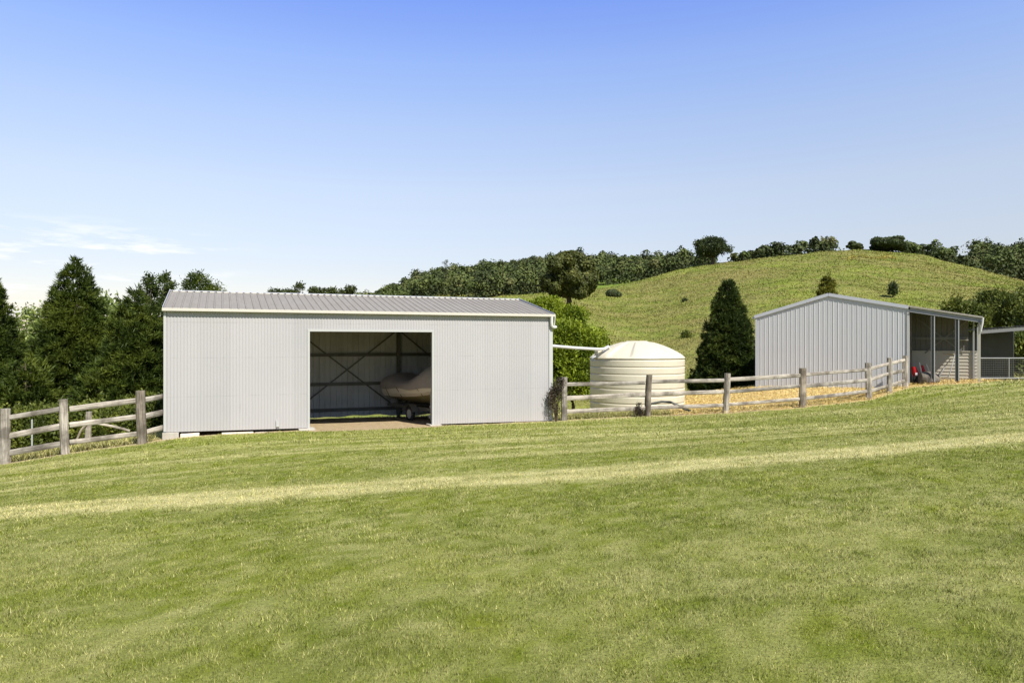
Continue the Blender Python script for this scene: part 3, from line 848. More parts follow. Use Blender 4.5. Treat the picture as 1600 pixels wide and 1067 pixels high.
for z in (-0.08, 0.80, 1.80, 2.85):
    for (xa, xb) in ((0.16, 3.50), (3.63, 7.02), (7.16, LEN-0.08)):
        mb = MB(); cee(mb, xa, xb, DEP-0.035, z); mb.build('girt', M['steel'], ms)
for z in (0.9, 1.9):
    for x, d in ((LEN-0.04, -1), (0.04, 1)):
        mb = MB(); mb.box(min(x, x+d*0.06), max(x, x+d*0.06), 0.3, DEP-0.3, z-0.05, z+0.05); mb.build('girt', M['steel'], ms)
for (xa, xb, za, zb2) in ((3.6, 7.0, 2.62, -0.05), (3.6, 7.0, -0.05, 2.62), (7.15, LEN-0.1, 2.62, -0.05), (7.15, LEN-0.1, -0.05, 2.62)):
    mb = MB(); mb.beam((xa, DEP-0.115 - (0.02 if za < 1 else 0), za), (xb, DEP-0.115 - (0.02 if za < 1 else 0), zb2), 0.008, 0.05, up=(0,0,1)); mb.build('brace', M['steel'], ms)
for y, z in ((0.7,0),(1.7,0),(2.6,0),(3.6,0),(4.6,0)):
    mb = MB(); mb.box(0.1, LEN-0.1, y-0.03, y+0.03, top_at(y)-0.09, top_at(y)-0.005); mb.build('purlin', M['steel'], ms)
# downpipe at the right end of the gutter
mb = MB()
dx, dy = LEN-0.045, -0.085
mb.tube([(dx, dy, EV-0.03), (dx, dy, EV-0.22), (dx+0.005, dy, EV-0.30), (dx+0.035, dy, EV-0.345), (dx+0.09, dy+0.01, EV-0.36), (dx+0.16, dy+0.04, EV-0.345)], 0.047, 14)
mb.build('downpipe', M['pvc'], ms)
mb = MB(); mb.tube([(dx+0.13, dy+0.02, EV+0.02), (dx+0.115, dy+0.02, EV-0.14), (dx+0.10, dy+0.02, EV-0.3)], 0.014, 8)
mb.build('overflow_tube', M['pvc'], ms)
# pads under the frame
for (x0, x1, za, zc) in ((-0.05, 0.32, -0.45, -0.012), (OX0-0.28, OX0+0.14, -0.4, -0.055), (OX1-0.10, OX1+0.24, -0.42, -0.095)):
    mb = MB(); mb.box(x0, x1, -0.16 if x0 > 1 else -0.06, 0.3, za, zc); mb.build('footing', M['concrete'], ms, bevel=0.012)
mb = MB(); mb.box(2.62, 2.70, -0.04, -0.012, 0.02, 0.14); mb.box(2.62, 2.655, -0.04, -0.012, 0.14, 0.20)
mb.build('bracket', M['white_trim'], ms)

def sl(x, y, z): return Vector((S1.x + x*U1.x + y*V1.x, S1.y + x*U1.y + y*V1.y, z))
blk = [(0.36, 0.78, 'squarish pale stone block under the shed wall, beside the concrete corner footing'),
       (1.30, 2.06, 'long pale stone block laid flush under the white wall, left of centre'),
       (2.10, 2.62, 'thin pale stone block showing under the wall between two longer ones'),
       (2.66, 3.02, 'pale stone block under the little white bracket on the shed wall')]
rb = random.Random(4)
for i, (a, b, lab) in enumerate(blk):
    mb = MB()
    zt = zb((a+b)/2) - 0.045 - 0.012*i
    mb.box(0, b-a, 0, 0.28, zt-0.28, zt)
    for k in range(len(mb.v)):
        mb.v[k] = tuple(c + rb.uniform(-0.012, 0.012) for c in mb.v[k])
    o = mb.build('stone_block', M['block'], None, bevel=0.015)
    o.location = sl(a, -0.03, 0); o.rotation_euler = (0, 0, A0)
    tag(o, lab, 'block', 'stone blocks packed under the long white shed')

# ================================================================== TANK AND ITS PIPE
TX, TY, TR = 4.53, 26.0, 1.69
TB, TT = EYE-2.42, EYE-0.50
tk = empty('water_tank', (TX, TY, TB)); tag(tk, 'round cream plastic rainwater tank with ribbed sides and low domed top', 'water tank')
mb = MB()
prof = [(TR-0.03, 0.0)]
H = TT-TB; z = 0.10
levels = []
zz = H - 0.07
while zz > 0.1:
    levels.append(zz); zz -= 0.252
pr = []
for zz in levels:
    pr += [(TR, zz+0.05), (TR, zz+0.016), (TR-0.003, zz+0.012), (TR-0.026, zz+0.007), (TR-0.028, zz-0.004), (TR-0.008, zz-0.016), (TR+0.004, zz-0.022), (TR+0.004, zz-0.06), (TR+0.001, zz-0.14)]
prof = [(TR, H)] + pr + [(TR-0.02, 0.0)]
mb.lathe(prof, 128)
mb.build('tank_wall', M['tank'], tk)
# dome with raised radial pads
n, rows = 160, []
for j in range(30):
    s = j/29
    r = TR*(1-s)*1.005
    zd = 0.60*(1-(r/TR)**1.75) if r > 0.36 else 0.60*(1-(0.36/TR)**1.75) + 0.02
    row = []
    for k in range(n):
        a = 2*math.pi*k/n
        c = math.cos(6*(a+0.55))
        sq = max(-1, min(1, c*5))
        fall = max(0, min(1, (TR-r)/0.08)) * max(0, min(1, (r-0.42)/0.15))
        row.append(Vector((r*math.cos(a), r*math.sin(a), H + zd + 0.045*sq*fall*min(1, r/1.2) - 0.0)))
    rows.append(row)
mb = MB(); mb.loft([[Vector((TR*1.012*math.cos(2*math.pi*k/n), TR*1.012*math.sin(2*math.pi*k/n), H-0.03)) for k in range(n)]] + rows, closed=True, smooth=True)
mb.build('tank_roof', M['tank'], tk)
mb = MB()
la = R(203)
c = Vector((math.cos(la)*1.58, math.sin(la)*1.58, H+0.03))
mb.box(-0.11, 0.11, -0.13, 0.13, -0.04, 0.20, Matrix.Translation(c) @ Matrix.Rotation(la, 4, 'Z'))
mb.build('inlet_box', M['tank'], tk, bevel=0.02)
mb = MB(); mb.tube([c+Vector((math.cos(la)*0.1, math.sin(la)*0.1, 0.0)), c+Vector((math.cos(la)*0.24, math.sin(la)*0.24, -0.05)), c+Vector((math.cos(la)*0.27, math.sin(la)*0.27, -0.16))], 0.035, 10)
mb.build('overflow_spout', M['steel_pale'], tk)
pa = sl(LEN+0.06, 1.5, 0); 
mb = MB()
p0 = P(858, 540.2, 22.8); p1 = P(937, 545.8, 25.0); 
q = [P(852, 539.5, 22.6), p0, p0.lerp(p1, 0.5)+Vector((0,0,-0.012)), p1, P(944, 545.0, 25.15), P(950, 541.5, 25.3), P(953, 548, 25.45)]
org = q[0].copy()
mb.tube([v-org for v in q], 0.052, 14)
o = mb.build('rainwater_pipe', M['pvc'], None); o.location = org
tag(o, 'white plastic pipe running level from the long shed across to the tank', 'pipe')
q = [P(1008, 634, 23.9), P(1020, 630, 23.8), P(1034, 627.3, 23.7), P(1048, 628.3, 23.6), P(1058, 632.5, 23.5), P(1070, 639.0, 23.35), P(1078, 641.5, 23.2)]
org = q[0].copy(); mb = MB()
mb.tube([v-org for v in q], 0.042, 10)
o = mb.build('poly_pipe', M['pipe_grey'], None); o.location = org
tag(o, 'dark grey hose arching over the ground between fence and tank', 'hose')

# ================================================================== FENCES
def bar_obj(name, a, b, wd, ht, m, parent, rng, org, seg=6, jit=0.07, bow=0.012, round_=False, taper=1.0):
    """timber with its own x axis along its length"""
    a = Vector(a)-org; b = Vector(b)-org
    ln = (b-a).length
    mb = MB()
    nn = 12 if round_ else 8
    rows = []
    ph = rng.uniform(0, 6.28)
    shape = []
    for k in range(nn):
        t = 2*math.pi*(k+0.5)/nn
        if round_: yy, zz = math.cos(t), math.sin(t)
        else:
            cs, sn = math.cos(t), math.sin(t); q = max(abs(cs), abs(sn)); yy, zz = cs/q, sn/q
            if abs(abs(yy)-abs(zz)) < 0.7: pass
        shape.append((yy*(1+rng.uniform(-jit, jit)), zz*(1+rng.uniform(-jit, jit))))
    for i in range(seg+1):
        t = i/seg
        k = 1 + (taper-1)*t
        oy = bow*math.sin(3.1*t+ph); oz = bow*math.sin(4.3*t+ph*2)
        e = 1.0
        rows.append([Vector((t*ln, oy + yy*wd/2*k*(1+rng.uniform(-jit, jit)*0.5), oz + zz*ht/2*k*(1+rng.uniform(-jit, jit)*0.5))) for yy, zz in shape])
    mb.loft(rows, closed=True, smooth=False, cap=True)
    o = mb.build(name, m, parent, bevel=0.006)
    q = (b-a).to_track_quat('X', 'Z')
    o.rotation_mode = 'QUATERNION'; o.rotation_quaternion = q; o.location = a
    return o
def fence(name, posts, rails, extra_end, label, seed, dark, dims, lean):
    rng = random.Random(seed)
    org = Vector((posts[0][0], posts[0][1], EYE+posts[0][2]))
    root = empty(name, org); tag(root, label, 'fence')
    tops = []
    for i, (x, y, z, h) in enumerate(posts):
        b = Vector((x, y, EYE+z-0.4)); l_ = lean.get(i, (rng.uniform(-.01,.01), rng.uniform(-.01,.01)))
        t = Vector((x+l_[0], y+l_[1], EYE+z+h))
        w_ = dims.get(i, 0.23)
        bar_obj('post', b, t, w_, w_*0.9, M['wood_dark'] if i in dark else M['wood'], root, rng, org, round_=True, jit=0.10, seg=9, taper=0.93)
        tops.append((x, y, EYE+z))
    pts = list(tops) + ([extra_end] if extra_end else [])
    for i in range(len(pts)-1):
        for h in rails:
            a, b = Vector(pts[i]), Vector(pts[i+1])
            d = (b-a).normalized()
            a2 = a + Vector((0,0,h+rng.uniform(-.02,.02))); b2 = b + Vector((0,0,h+rng.uniform(-.02,.02)))
            if not (extra_end and i == len(pts)-2): b2 -= d*0.06
            a2 += d*0.06
            bar_obj('rail', a2, b2, 0.055, 0.125+rng.uniform(-.012,.012), M['wood'], root, rng, org, seg=7, jit=0.07, bow=0.003)
    return root
FL = [(-13.5,16.1,-2.98,1.28), (-11.60,16.4,-2.77,1.27), (-10.31,16.6,-2.56,1.26), (-8.86,17.2,-2.40,1.26)]
fence('post_and_rail_fence', FL, (0.26, 0.65, 1.04), (-8.65, 17.84, EYE-2.36),
      'weathered grey three rail timber fence running downhill left of the long shed', 3, (3,), {3: 0.26, 2: 0.20}, {2: (-0.09, 0), 3: (-0.05, 0)})
fence('post_and_rail_fence', FENCE_R, (0.27, 0.69, 1.07), None,
      'weathered grey three rail fence running from the long shed past the tank', 8, (1, 3), {1: 0.22, 3: 0.24, 0: 0.2, 4: 0.23, 5: 0.2, 6: 0.22}, {1: (0.10, 0), 2: (0.06, 0)})
rng = random.Random(12)
b = Vector((-12.4, 21.0, gz(-12.4, 21.0)))
sp_ = empty('strainer_post', b); tag(sp_, 'short timber strainer post with slanting stays, below the left fence', 'post')
bar_obj('post', b-Vector((0,0,.4)), Vector((b.x, b.y, EYE+(536-643)*21/1120)), 0.17, 0.17, M['wood'], sp_, rng, b, round_=True)
bar_obj('stay', P(150, 660.5, 21.1), P(203, 673, 21.3), 0.07, 0.07, M['wood'], sp_, rng, b)
bar_obj('stay', P(136, 665, 20.9), P(116, 688, 20.7), 0.07, 0.06, M['wood_dark'], sp_, rng, b, bow=0.04)
for (px, t, y, lab) in ((50, 655, 19.0, 'thin grey steel picket standing beyond the leftmost fence rails'), (97.5, 668, 19.5, 'thin pale steel picket partly hidden behind a fence post')):
    top = P(px, t, y); z = gz(top.x, y)
    mb = MB(); mb.box(-0.02, 0.02, -0.003, 0.003, -0.3, top.z-z); mb.box(-0.003, 0.003, 0.003, 0.03, -0.3, top.z-z)
    o = mb.build('steel_picket', M['steel_pale']); o.location = (top.x, y, z); tag(o, lab, 'picket', 'steel pickets left of the shed')

# ================================================================== GABLED SHED WITH LEAN-TO
gx0, gy0 = 10.44, 30.64
GA = math.atan2(-3.04, 4.83)
gs = empty('gabled_shed', (gx0, gy0, 0), GA)
tag(gs, 'pale grey ribbed metal shed with low gable and open lean-to on its right', 'shed')
GW, GD = 5.71, 6.5
zl, za_, zr_ = EYE+1.13, EYE+1.955, EYE+1.36
GM = GW/2
def gtop(x): return zl + (za_-zl)*x/GM if x < GM else za_ + (zr_-za_)*(x-GM)/GM
mb = MB(); wall_piece(mb, 0, GW, -0.1, lambda x: gtop(x), 'wallrib')
mb.build('front_wall', M['grey_clad'], gs)
mb = MB(); wall_piece(mb, 0, GW, -0.1, lambda x: gtop(x), 'wallrib', GD, -1)
mb.build('rear_wall', M['grey_clad'], gs)
for xx, sg, zt in ((0.0, 1, zl), (GW, -1, zr_)):
    mb = MB(); T = Matrix.Translation((xx, 0, 0)) @ Matrix.Rotation(R(90), 4, 'Z')
    wall_piece(mb, 0.02, GD-0.02, -0.1, zt-0.03, 'wallrib', 0, sg, T)
    mb.build('side_wall', M['grey_clad'] if xx == 0 else M['zinc_shaded'], gs)
def gsheet(name, xa, za, xb, zb3, y0, y1):
    mb = MB(); pr = sheet_profile(y0, y1, 'rib')
    nrm = Vector((-(zb3-za), 0, (xb-xa))).normalized()
    mb.loft([[Vector((xa, y, za)) + nrm*(-h) for y, h in pr], [Vector((xb, y, zb3)) + nrm*(-h) for y, h in pr]], smooth=False)
    return mb.build(name, M['roof'], gs)
gsheet('roof', -0.08, gtop(0)-0.02+0.03, GM, za_+0.035, -0.04, GD+0.05)
gsheet('roof', GM, za_+0.035, GW+0.02, gtop(GW)+0.03, -0.04, GD+0.05)
LX, LZ0, LZ1 = 8.05, zr_+0.06, EYE+0.965
gsheet('lean_to_roof', GW+0.03, LZ0, LX+0.05, LZ1-0.01, -0.06, 3.2)
mb = MB()
rows = []
for dx, dz in ((-0.15, -0.035), (0, 0.012), (0.15, -0.03)):
    rows.append([Vector((GM+dx, y, za_+0.07+dz)) for y in (-0.05, GD+0.06)])
mb.loft(rows, smooth=False); mb.build('ridge_cap', M['grey_trim'], gs)
mb = MB()
mb.beam((-0.07, -0.045, gtop(0)-0.015), (GM, -0.045, za_+0.010), 0.03, 0.13)
mb.build('barge_capping', M['grey_trim'], gs)
mb = MB(); mb.beam((GM+0.005, -0.045, za_+0.010), (GW, -0.045, zr_+0.02), 0.03, 0.13)
mb.build('barge_capping', M['grey_trim'], gs)
mb = MB(); mb.box(-0.03, 0.05, -0.032, -0.026, -0.1, gtop(0)-0.08); mb.build('corner_flashing', M['grey_trim'], gs)
mb = MB(); mb.box(GW-0.06, GW+0.03, -0.034, -0.026, -0.1, gtop(GW)-0.07); mb.box(GW+0.022, GW+0.03, -0.026, 0.07, -0.1, gtop(GW)-0.07)
mb.build('corner_flashing', M['white_trim'], gs)
mb = MB(); mb.box(-0.17, -0.05, 0.0, GD, gtop(0)-0.09, gtop(0)-0.02); mb.build('gutter', M['grey_trim'], gs)
# lean-to front beam: channel with lips
def slope(x, off): return LZ0 + (LZ1-LZ0)*(x-GW)/(LX-GW) + off
mb = MB()
for (h, y0b, y1b, o_) in ((0.17, -0.02, -0.012, -0.125), ):
    mb.beam((GW+0.04, -0.016, slope(GW+0.04, o_)), (LX+0.04, -0.016, slope(LX+0.04, o_)), 0.008, h)
mb.beam((GW+0.04, -0.045, slope(GW+0.04, -0.215)), (LX+0.04, -0.045, slope(LX+0.04, -0.215)), 0.06, 0.008)
mb.beam((GW+0.04, -0.072, slope(GW+0.04, -0.203)), (LX+0.04, -0.072, slope(LX+0.04, -0.203)), 0.006, 0.03)
mb.build('fascia_beam', M['steel_mid'], gs)
mb = MB(); mb.beam((GW+0.04, -0.065, slope(GW+0.04, -0.022)), (LX+0.05, -0.065, slope(LX+0.05, -0.022)), 0.06, 0.03)
mb.build('roof_edge_trim', M['board'], gs)
mb = MB()
gp = [(0.0, 0.07), (0.0, -0.05), (0.11, -0.05), (0.13, 0.07), (0.12, 0.07), (0.10, -0.04), (0.01, -0.04), (0.01, 0.07)]
mb.loft([[Vector((LX-0.02+p*0.8, y, LZ1-0.11+q)) for p, q in gp] for y in (-0.07, 3.2)], closed=True, smooth=False, cap=True)
mb.build('lean_to_gutter', M['cream'], gs)
mb = MB(); mb.tube([(LX+0.05, -0.12, LZ1-0.03), (LX+0.03, -0.12, LZ1-0.25), (LX-0.01, -0.11, LZ1-0.46), (LX-0.02, -0.10, LZ1-0.54)], 0.036, 10)
mb.build('downpipe', M['pvc'], gs)
# posts: channel section, dark web and pale lip, rusty foot
def cpost(x, y, zbot, ztop, nm='post'):
    mb = MB()
    mb.box(x-0.075, x+0.040, y-0.004, y+0.004, zbot, ztop)
    mb.box(x-0.082, x-0.075, y-0.065, y+0.004, zbot, ztop); mb.box(x-0.075, x-0.055, y-0.065, y-0.060, zbot, ztop)
    o = mb.build(nm, M['steel_dim'], gs)
    mb = MB(); mb.box(x+0.040, x+0.052, y-0.065, y+0.004, zbot, ztop); mb.box(x+0.022, x+0.040, y-0.065, y-0.060, zbot, ztop)
    mb.build('flange', M['steel_pale'], o)
    mb = MB(); mb.box(x-0.095, x+0.065, y-0.08, y+0.015, zbot, zbot+0.13); 
    mb.build('foot', M['rust'], o)
    return o
cpost(6.53, 0.0, EYE-1.60, slope(6.53, -0.22)); cpost(7.31, 0.0, EYE-1.55, slope(7.31, -0.22)); 
mb = MB(); mb.box(7.96, 8.03, -0.05, 0.03, EYE-1.66, slope(7.99, -0.22)); mb.build('post', M['board'], gs)
mb = MB(); mb.box(7.80, 7.86, 1.40, 1.44, EYE-1.66, slope(7.83, -0.12)); mb.build('post', M['steel_mid'], gs)
mb = MB(); mb.box(7.96, 8.03, 3.0, 3.08, EYE-1.66, slope(7.99, -0.22)); mb.build('post', M['steel_pale'], gs)
# inner wall of the lean-to: ribbed above, lapped boards below
PD = 1.5
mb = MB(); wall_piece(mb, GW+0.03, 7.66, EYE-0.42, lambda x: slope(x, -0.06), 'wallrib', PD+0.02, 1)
mb.build('inner_wall', M['zinc_shaded'], gs)
mb = MB(); z = EYE-1.62; k = 0
while z < EYE-0.45:
    h = 0.128
    x1_ = 7.95
    mb.add([Vector(p) for p in ((GW+0.03, PD-0.045, z), (x1_, PD-0.045, z), (x1_, PD-0.020, z+h), (GW+0.03, PD-0.020, z+h), (GW+0.03, PD-0.005, z), (x1_, PD-0.005, z))],
           [(0,1,2,3), (4,5,1,0)])
    z += h; k += 1
mb.build('lapped_boards', M['board'], gs)
mb = MB(); mb.box(GW+0.03, 7.95, PD-0.06, PD+0.0, z+0.001, z+0.035); mb.build('top_rail', M['board'], gs)
mb = MB(); mb.box(7.30, 7.66, PD-0.16, PD+0.0, EYE+0.10, EYE+0.13); mb.build('shelf', M['board'], gs)
for (a, b) in (((5.9, EYE+1.0), (7.5, EYE-0.4)), ((6.2, EYE-0.4), (7.6, EYE+0.85))):
    mb = MB(); mb.beam((a[0], PD-0.06, a[1]), (b[0], PD-0.06, b[1]), 0.01, 0.05); mb.build('brace', M['steel'], gs)
mb = MB(); mb.box(GW+0.03, 7.65, PD-0.07, PD-0.01, EYE+0.14, EYE+0.24); mb.build('girt', M['steel'], gs)

def gl(x, y, z): return Vector((gx0 + x*math.cos(GA) - y*math.sin(GA), gy0 + x*math.sin(GA) + y*math.cos(GA), z))
# red machine standing against the shed's side, nose down
zf = EYE-1.60
rm = empty('garden_tiller', gl(5.98, 0.55, zf), GA); tag(rm, 'red garden machine with pale tube handles, parked in the open lean-to', 'garden machine')
def guard(mb, x, y, lean=0.35, w=0.10, h=0.62, r=0.05):
    rows = []
    for i in range(9):
        t = i/8
        xx = x + lean*(1-t)**1.3*0.9 - lean*0.5; zz = -0.02 + h*t
        ww = w*math.sin(math.pi*(0.12+0.76*t))**0.7 + 0.02
        rows.append([Vector((xx + ww*math.cos(a), y + r*math.sin(a), zz)) for a in [2*math.pi*k/12 for k in range(12)]])
    mb.loft(rows, closed=True, cap=True)
mb = MB(); guard(mb, 0.0, 0.0, 0.26, 0.105, 0.70, 0.05); mb.build('guard', M['red'], rm)
mb = MB(); guard(mb, 0.28, 0.12, 0.30, 0.075, 0.76, 0.04); mb.build('guard', M['red'], rm)
mb = MB(); mb.box(-0.07, 0.01, -0.062, -0.052, 0.36, 0.45); mb.build('badge_plate', M['white_dec'], rm)
mb = MB(); mb.tube([(0.30, -0.06, 0.10), (0.16, -0.07, 0.38), (0.08, -0.05, 0.75), (0.06, 0.0, 0.85)], 0.022, 8); mb.build('handle', M['galv_tube'], rm)
mb = MB(); mb.tube([(0.52, 0.06, 0.12), (0.42, 0.05, 0.4), (0.30, 0.08, 0.78)], 0.018, 8); mb.build('handle', M['galv_tube'], rm)
for yy in (-0.12, 0.25):
    mb = MB()
    for q in (0, 1):
        pts = [(0.05+0.17*math.cos(a), yy+0.03*q, 0.17+0.17*math.sin(a)) for a in [2*math.pi*k/16 for k in range(17)]]
    mb.tube(pts, 0.04, 8, caps=False); mb.tube([(0.05, yy, 0.17), (0.05, yy+0.06, 0.17)], 0.1, 10)
    mb.build('wheel', M['black_rubber'], rm)
mb = MB(); mb.box(-0.08, 0.38, -0.05, 0.20, 0.12, 0.30); mb.build('engine', M['black_rubber'], rm, bevel=0.03)
# grey weathered stump lying at the post
rg = random.Random(5)
mb = MB(); rows = []
for i in range(7):
    t = i/6; rr = 0.27*(0.72+0.5*math.sin(math.pi*(0.15+0.75*t)))
    rows.append([Vector((t*0.62-0.31, rr*math.cos(a)*(1+0.10*math.sin(3*a+i)), 0.22+rr*0.85*math.sin(a)*(1+0.12*math.sin(5*a)))) for a in [2*math.pi*k/18 for k in range(18)]])
mb.loft(rows, closed=True, cap=True, smooth=False)
o = mb.build('tree_stump', M['bark_grey'], None, bevel=0.02); o.location = gl(6.34, 0.25, zf); o.rotation_euler = (0.1, 0.12, GA+0.35)
tag(o, 'weathered grey log stump lying on the straw by the first lean-to post', 'stump')
# upturned barrow frame behind the posts
bw = empty('barrow_frame', gl(6.75, 0.85, zf), GA); tag(bw, 'thin pale tubular barrow frame leaning on the inner lean-to wall', 'barrow')
mb = MB(); mb.tube([(-0.10, 0, 0.22), (0.08, 0.02, 0.58), (0.12, 0.1, 0.66)], 0.018, 8); mb.build('leg', M['steel_mid'], bw)
mb = MB(); mb.tube([(0.26, 0, 0.30), (0.34, 0.02, 0.60), (0.42, 0.3, 0.95), (0.46, 0.55, 1.15)], 0.018, 8); mb.build('leg', M['steel_mid'], bw)
mb = MB(); mb.tube([(-0.28, 0, 0.36), (0.26, 0.02, 0.30)], 0.02, 8); mb.build('crossbar', M['steel_mid'], bw)
mb = MB(); mb.tube([(0.05, 0.6, 1.18), (0.50, 0.6, 1.17)], 0.016, 8); mb.build('handle', M['wood_handle'], bw)

# ================================================================== CARPORT AND MESH GATE AT THE RIGHT
cz = EYE
cp = empty('carport', (19.4, 29.6, cz-1.5)); tag(cp, 'flat roofed dark open carport behind the mesh gate at the right edge', 'carport')
def cpw(px, py, Y): return P(px, py, Y) - Vector((19.4, 29.6, cz-1.5))
a, b = cpw(1528, 518.5, 30.0), cpw(1700, 505.5, 31.4)
mb = MB(); mb.beam(a, b, 0.05, 0.17); mb.build('front_beam', M['steel_dim'], cp)
mb = MB()
d = Vector((0.35, 4.2, -0.10)); up = Vector((0, 0, 0.11))
pr = sheet_profile(0, (b-a).length, 'rib'); dirn = (b-a).normalized()
mb.loft([[a+dirn*x+up+Vector((0,-0.08,-h)) for x, h in pr], [a+dirn*x+up+d+Vector((0,0,-h)) for x, h in pr]], smooth=False)
mb.build('roof', M['roof'], cp)
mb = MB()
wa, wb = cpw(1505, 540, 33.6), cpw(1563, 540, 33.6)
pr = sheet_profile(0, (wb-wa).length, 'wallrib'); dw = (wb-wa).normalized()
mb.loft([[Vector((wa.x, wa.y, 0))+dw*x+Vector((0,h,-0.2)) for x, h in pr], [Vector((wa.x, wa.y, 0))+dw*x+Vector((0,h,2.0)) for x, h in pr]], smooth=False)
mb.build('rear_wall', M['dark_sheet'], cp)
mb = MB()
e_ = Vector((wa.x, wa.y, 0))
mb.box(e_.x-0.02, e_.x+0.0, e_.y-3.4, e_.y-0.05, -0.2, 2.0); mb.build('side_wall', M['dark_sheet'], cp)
for px, Y in ((1564.5, 33.8), (1700, 31.3)):
    q = cpw(px, 540, Y); mb = MB(); mb.box(q.x-0.05, q.x+0.05, q.y-0.05, q.y+0.05, -0.3, 2.0 if Y > 32 else 2.2); mb.build('post', M['steel'], cp)
gt = empty('mesh_gate', P(1529, 592, 27.6)); tag(gt, 'long grey steel gate filled with wire mesh, right of the lean-to', 'gate')
go = gt.location.copy()
ga, gb = P(1531, 559.5, 27.6), P(1690, 559.5, 28.4)
la_, lb_ = P(1531, 590.5, 27.6), P(1690, 590.5, 28.4)
mb = MB(); mb.tube([ga-go, gb-go], 0.022, 8); mb.tube([la_-go, lb_-go], 0.022, 8); mb.tube([ga-go, la_-go], 0.022, 8); mb.tube([gb-go, lb_-go], 0.022, 8)
m1_, m2_ = ga.lerp(gb, 0.28), la_.lerp(lb_, 0.28); mb.tube([m1_-go, m2_-go], 0.018, 8)
mb.build('gate_frame', M['steel_mid'], gt)
mb = MB()
for k in range(1, 9): t = k/9; mb.tube([ga.lerp(la_, t)-go, gb.lerp(lb_, t)-go], 0.004, 4)
for k in range(1, 46): t = k/46; mb.tube([ga.lerp(gb, t)-go, la_.lerp(lb_, t)-go], 0.003, 4)
mb.build('wire_mesh', M['steel'], gt)
mb = MB(); q1, q2 = P(1530, 594.5, 27.7), P(1700, 594.5, 28.5)
mb.beam(q1-q1, q2-q1, 0.05, 0.16); o = mb.build('sleeper', M['wood_dark']); o.location = q1; tag(o, 'dark timber sleeper laid on the ground under the mesh gate', 'sleeper')

# ================================================================== COVERED BOAT ON TRAILER
bx_, by_ = -3.75, 24.30
bz_ = gz(bx_+0.8, by_-1.0)
BA = math.atan2(-0.8, 0.6)
tl = empty('boat_trailer', (bx_, by_, bz_), BA); tag(tl, 'low metal boat trailer parked in the open shed bay under the boat', 'trailer')
bo = empty('boat', (bx_, by_, bz_), BA); tag(bo, 'small cream boat under a brown canvas cover, in the shadow of the open bay', 'boat')
BL = 3.5
def hull_sec(x):
    t = x/BL
    b_ = 0.74*(1-t**3.2)**0.62 + 0.01
    return b_, b_*0.86*(1-0.35*t), 0.52+0.42*t**4, 0.72+0.36*t**2.6, 1.0+0.16*t**2
Lw, Up = [], []
for i in range(25):
    x = BL*i/24
    b_, c_, kz, chz, gz_ = hull_sec(x)
    Lw.append([Vector((x, -c_, chz)), Vector((x, -c_*0.5, (kz*0.55+chz*0.45))), Vector((x, 0, kz)), Vector((x, c_*0.5, (kz*0.55+chz*0.45))), Vector((x, c_, chz))])
    Up.append((b_, c_, chz, gz_, x))
mb = MB(); mb.loft(Lw, smooth=False); mb.add(Lw[0], [(0,1,2,3,4)]); mb.build('hull_bottom', M['hull_low'], bo)
mb = MB()
for sg in (-1, 1):
    mb.loft([[Vector((x, sg*c_, chz+0.001)), Vector((x, sg*(c_*0.4+b_*0.6), chz*0.6+gz_*0.4)), Vector((x, sg*b_, gz_))] for b_, c_, chz, gz_, x in Up], smooth=False)
b_, c_, chz, gz_, x = Up[0]
mb.add([(0,-c_,chz),(0,c_,chz),(0,b_,gz_),(0,-b_,gz_)], [(0,1,2,3)])
mb.build('hull_side', M['hull_cream'], bo)
mb = MB(); rows = []
for i in range(25):
    x = -0.04 + (BL+0.05)*i/24; t = i/24
    b_, c_, kz, chz, gz_ = hull_sec(min(max(x, 0), BL))
    hh = 0.30 + 0.16*math.exp(-((t-0.08)/0.16)**2) + 0.42*math.exp(-((t-0.72)/0.17)**2)
    hh *= min(1, (1-t)*6+0.15)
    row = []
    for k in range(15):
        a = math.pi*k/14; cs = math.cos(a); sn = math.sin(a)
        wv = 0.02*math.sin(x*9+k*0.9)
        y = -(b_+0.03)*(abs(cs)**0.7)*(1 if cs > 0 else -1)
        z = gz_ + hh*sn**0.85 + wv*sn
        if k in (0, 14): z -= 0.02 + 0.03*math.sin(x*4.2); y *= 1.0
        row.append(Vector((x, y, z)))
    rows.append(row)
mb.loft(rows); mb.add(rows[0], [tuple(range(15))]); mb.build('canvas_cover', M['canvas'], bo)
for xk in (0.35, 1.1, 2.2):
    b_, c_, kz, chz, gz_ = hull_sec(xk)
    mb = MB(); mb.beam((xk, -b_-0.035, gz_+0.02), (xk+0.02, -c_-0.02, chz), 0.025, 0.006, up=(0,1,0)); mb.build('strap', M['black_rubber'], bo)
mb = MB()
for sg in (-1, 1):
    mb.beam((0.0, sg*0.5, 0.42), (2.5, sg*0.42, 0.42), 0.05, 0.10); mb.beam((2.5, sg*0.42, 0.42), (3.5, 0, 0.42), 0.05, 0.09)
mb.beam((0.1, -0.5, 0.42), (0.1, 0.5, 0.42), 0.05, 0.08); mb.beam((1.5, -0.62, 0.36), (1.5, 0.62, 0.36), 0.05, 0.05); mb.beam((2.3, -0.45, 0.42), (2.3, 0.45, 0.42), 0.05, 0.08)
mb.beam((3.4, 0, 0.42), (4.0, 0, 0.42), 0.07, 0.09)
mb.build('trailer_frame', M['steel'], tl)
